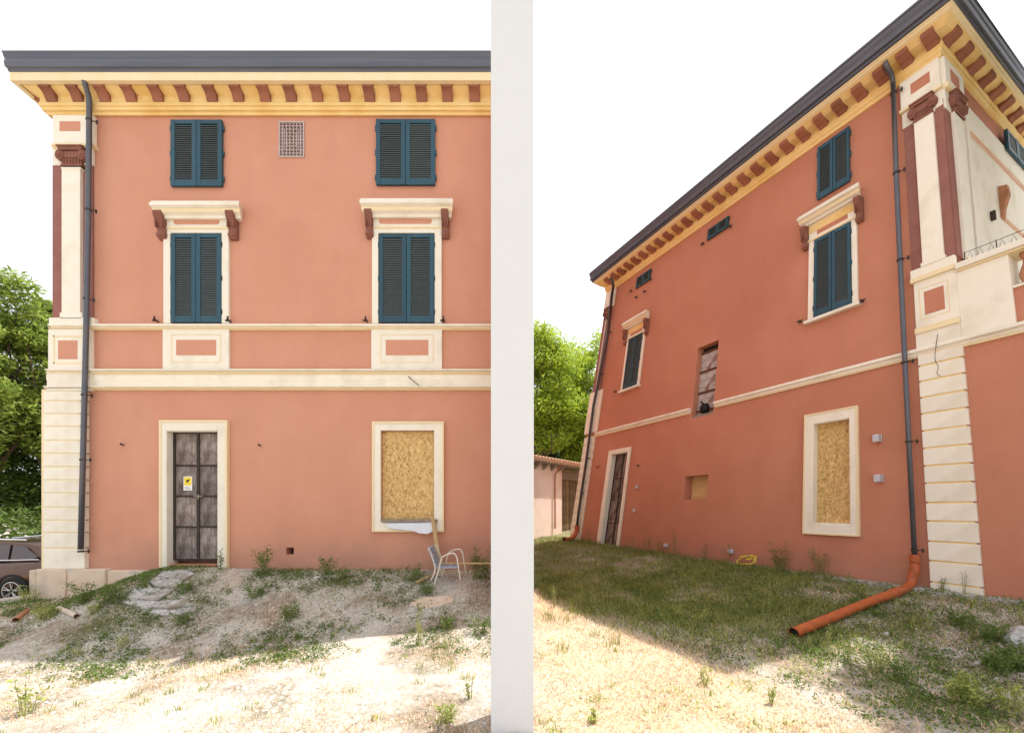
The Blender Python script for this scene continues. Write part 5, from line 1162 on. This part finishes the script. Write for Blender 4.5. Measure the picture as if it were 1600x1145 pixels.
# ================================================================== cars at the left
def car(loc, L_, paint, label, mirror=1):
    T = empty('parked_car', loc, label, 'car'); loc = Vector(loc)
    def cp_(x,y,z): return loc+Vector((x*mirror,y,z))
    W_ = .90
    st = [(-2.2,.55,.50,.78,.78),(-2.05,.72,.35,.85,.88),(-1.6,.84,.30,.95,.98),(-.9,.88,.28,1.0,1.05),(0,.9,.28,.98,1.04),(.9,.9,.28,.96,1.02),(1.6,.88,.30,.98,1.04),(2.0,.80,.36,.98,1.04),(2.2,.66,.50,.90,.96)]
    mb = MB(); loops = []
    for x,w,zb,zm,zt_ in st:
        loops.append([cp_(x,-w*.86,zb),cp_(x,-w,zb+.14),cp_(x,-w*1.01,zm-.22),cp_(x,-w*.95,zm-.03),cp_(x,-w*.80,zt_),cp_(x,w*.80,zt_),cp_(x,w*.95,zm-.03),cp_(x,w*1.01,zm-.22),cp_(x,w,zb+.14),cp_(x,w*.86,zb)])
    mb.loft(loops); b = mb.build('body',paint,T,smooth=True); md = b.modifiers.new('edge','EDGE_SPLIT'); md.split_angle = R(50)
    gs = [(-1.15,.72,1.03,1.05),(-.55,.72,1.03,1.44),(-.2,.72,1.03,1.53),(.6,.72,1.03,1.55),(1.3,.70,1.03,1.50),(1.75,.66,1.03,1.36),(2.05,.62,1.0,1.05)]
    mb = MB(); mb.loft([[cp_(x,-w,z0),cp_(x,-w*.82,z1-.04),cp_(x,-w*.68,z1),cp_(x,w*.68,z1),cp_(x,w*.82,z1-.04),cp_(x,w,z0)] for x,w,z0,z1 in gs]); b = mb.build('roof',paint,T,smooth=True)
    md = b.modifiers.new('edge','EDGE_SPLIT'); md.split_angle = R(40)
    for pl in ([(-.75,1.07),(-.35,1.40),(.12,1.45),(.12,1.07)],[(.17,1.07),(.17,1.45),(.95,1.44),(1.0,1.07)],[(1.06,1.08),(1.02,1.43),(1.35,1.38),(1.72,1.15),(1.62,1.09)]):
        for sd in (-1,1):
            def yy(z): return sd*(.725-.125*(z-1.03)/.48)
            mb = MB(); n=len(pl); mb.add([cp_(x,yy(z)*1.005,z) for x,z in pl]+[cp_(x,yy(z)+sd*.012,z) for x,z in pl],[tuple(range(n)),tuple(range(n,2*n))]+[(i,(i+1)%n,n+(i+1)%n,n+i) for i in range(n)]); mb.build('side_window','car_glass',T)
    for sd in (-1,1):
        mb = MB(); mb.tube([cp_(-.8,sd*.745,1.055),cp_(.6,sd*.75,1.055),cp_(1.75,sd*.71,1.075)], .016, 6); mb.build('chrome_strip','chrome',T)
        mb = MB(); mb.tube([cp_(-.5,sd*.60,1.52),cp_(.3,sd*.60,1.585),cp_(1.3,sd*.58,1.56)], .018, 6); mb.build('roof_rail','chrome',T)
        mb = MB(); mb.box8([cp_(.55,sd*.90,.86),cp_(.75,sd*.90,.86),cp_(.75,sd*.93,.86),cp_(.55,sd*.93,.86),cp_(.55,sd*.90,.89),cp_(.75,sd*.90,.89),cp_(.75,sd*.93,.89),cp_(.55,sd*.93,.89)]); mb.build('door_handle',paint,T)
        for wx in (-1.35,1.3):
            mb = MB(); n=24
            mb.loft([[cp_(wx+math.cos(2*math.pi*k/n)*r_, sd*y_, .33+math.sin(2*math.pi*k/n)*r_) for k in range(n)] for r_,y_ in ((.20,.68),(.33,.70),(.34,.74),(.34,.88),(.32,.905),(.235,.91),(.225,.86))]); wh = mb.build('wheel','rubber',T,smooth=True)
            mb = MB()
            mb.loft([[cp_(wx+math.cos(2*math.pi*k/n)*r_, sd*y_, .33+math.sin(2*math.pi*k/n)*r_) for k in range(n)] for r_,y_ in ((.232,.912),(.215,.915),(.205,.86))],cap=False)
            for k in range(5):
                for dl in (-.17,.17):
                    a_ = 2*math.pi*k/5+.3; mb.tube([cp_(wx+math.cos(a_)*.03,sd*.90,.33+math.sin(a_)*.03), cp_(wx+math.cos(a_+dl)*.215,sd*.905,.33+math.sin(a_+dl)*.215)], .014, 6)
            mb.build('rim','alloy',wh)
            mb = MB(); nn=18
            for k in range(nn):
                a0,a1 = math.pi*k/nn-.15, math.pi*(k+1)/nn-.13
                q_ = [cp_(wx+math.cos(a)*r_, sd*y_, .33+math.sin(a)*r_) for a,r_,y_ in ((a0,.35,.84),(a1,.35,.84),(a1,.41,.84),(a0,.41,.84),(a0,.35,.925),(a1,.35,.925),(a1,.41,.915),(a0,.41,.915))]; mb.box8(q_)
            mb.build('wheel_arch','rubber',T)
    return T
yc = 10.9; xw = (18-800)/F*(yc-.9); 
c1 = car((xw-1.3, yc, float(gz(xw, yc))), 4.4, 'car_brown', 'dark brown car parked behind the left corner of the square-on house')
c2 = car((xw-1.0, yc+2.8, float(gz(xw, yc+2.8))), 4.4, 'car_silver', 'silver car parked beyond the dark brown car')
bpy.data.meshes.remove(ROCK)
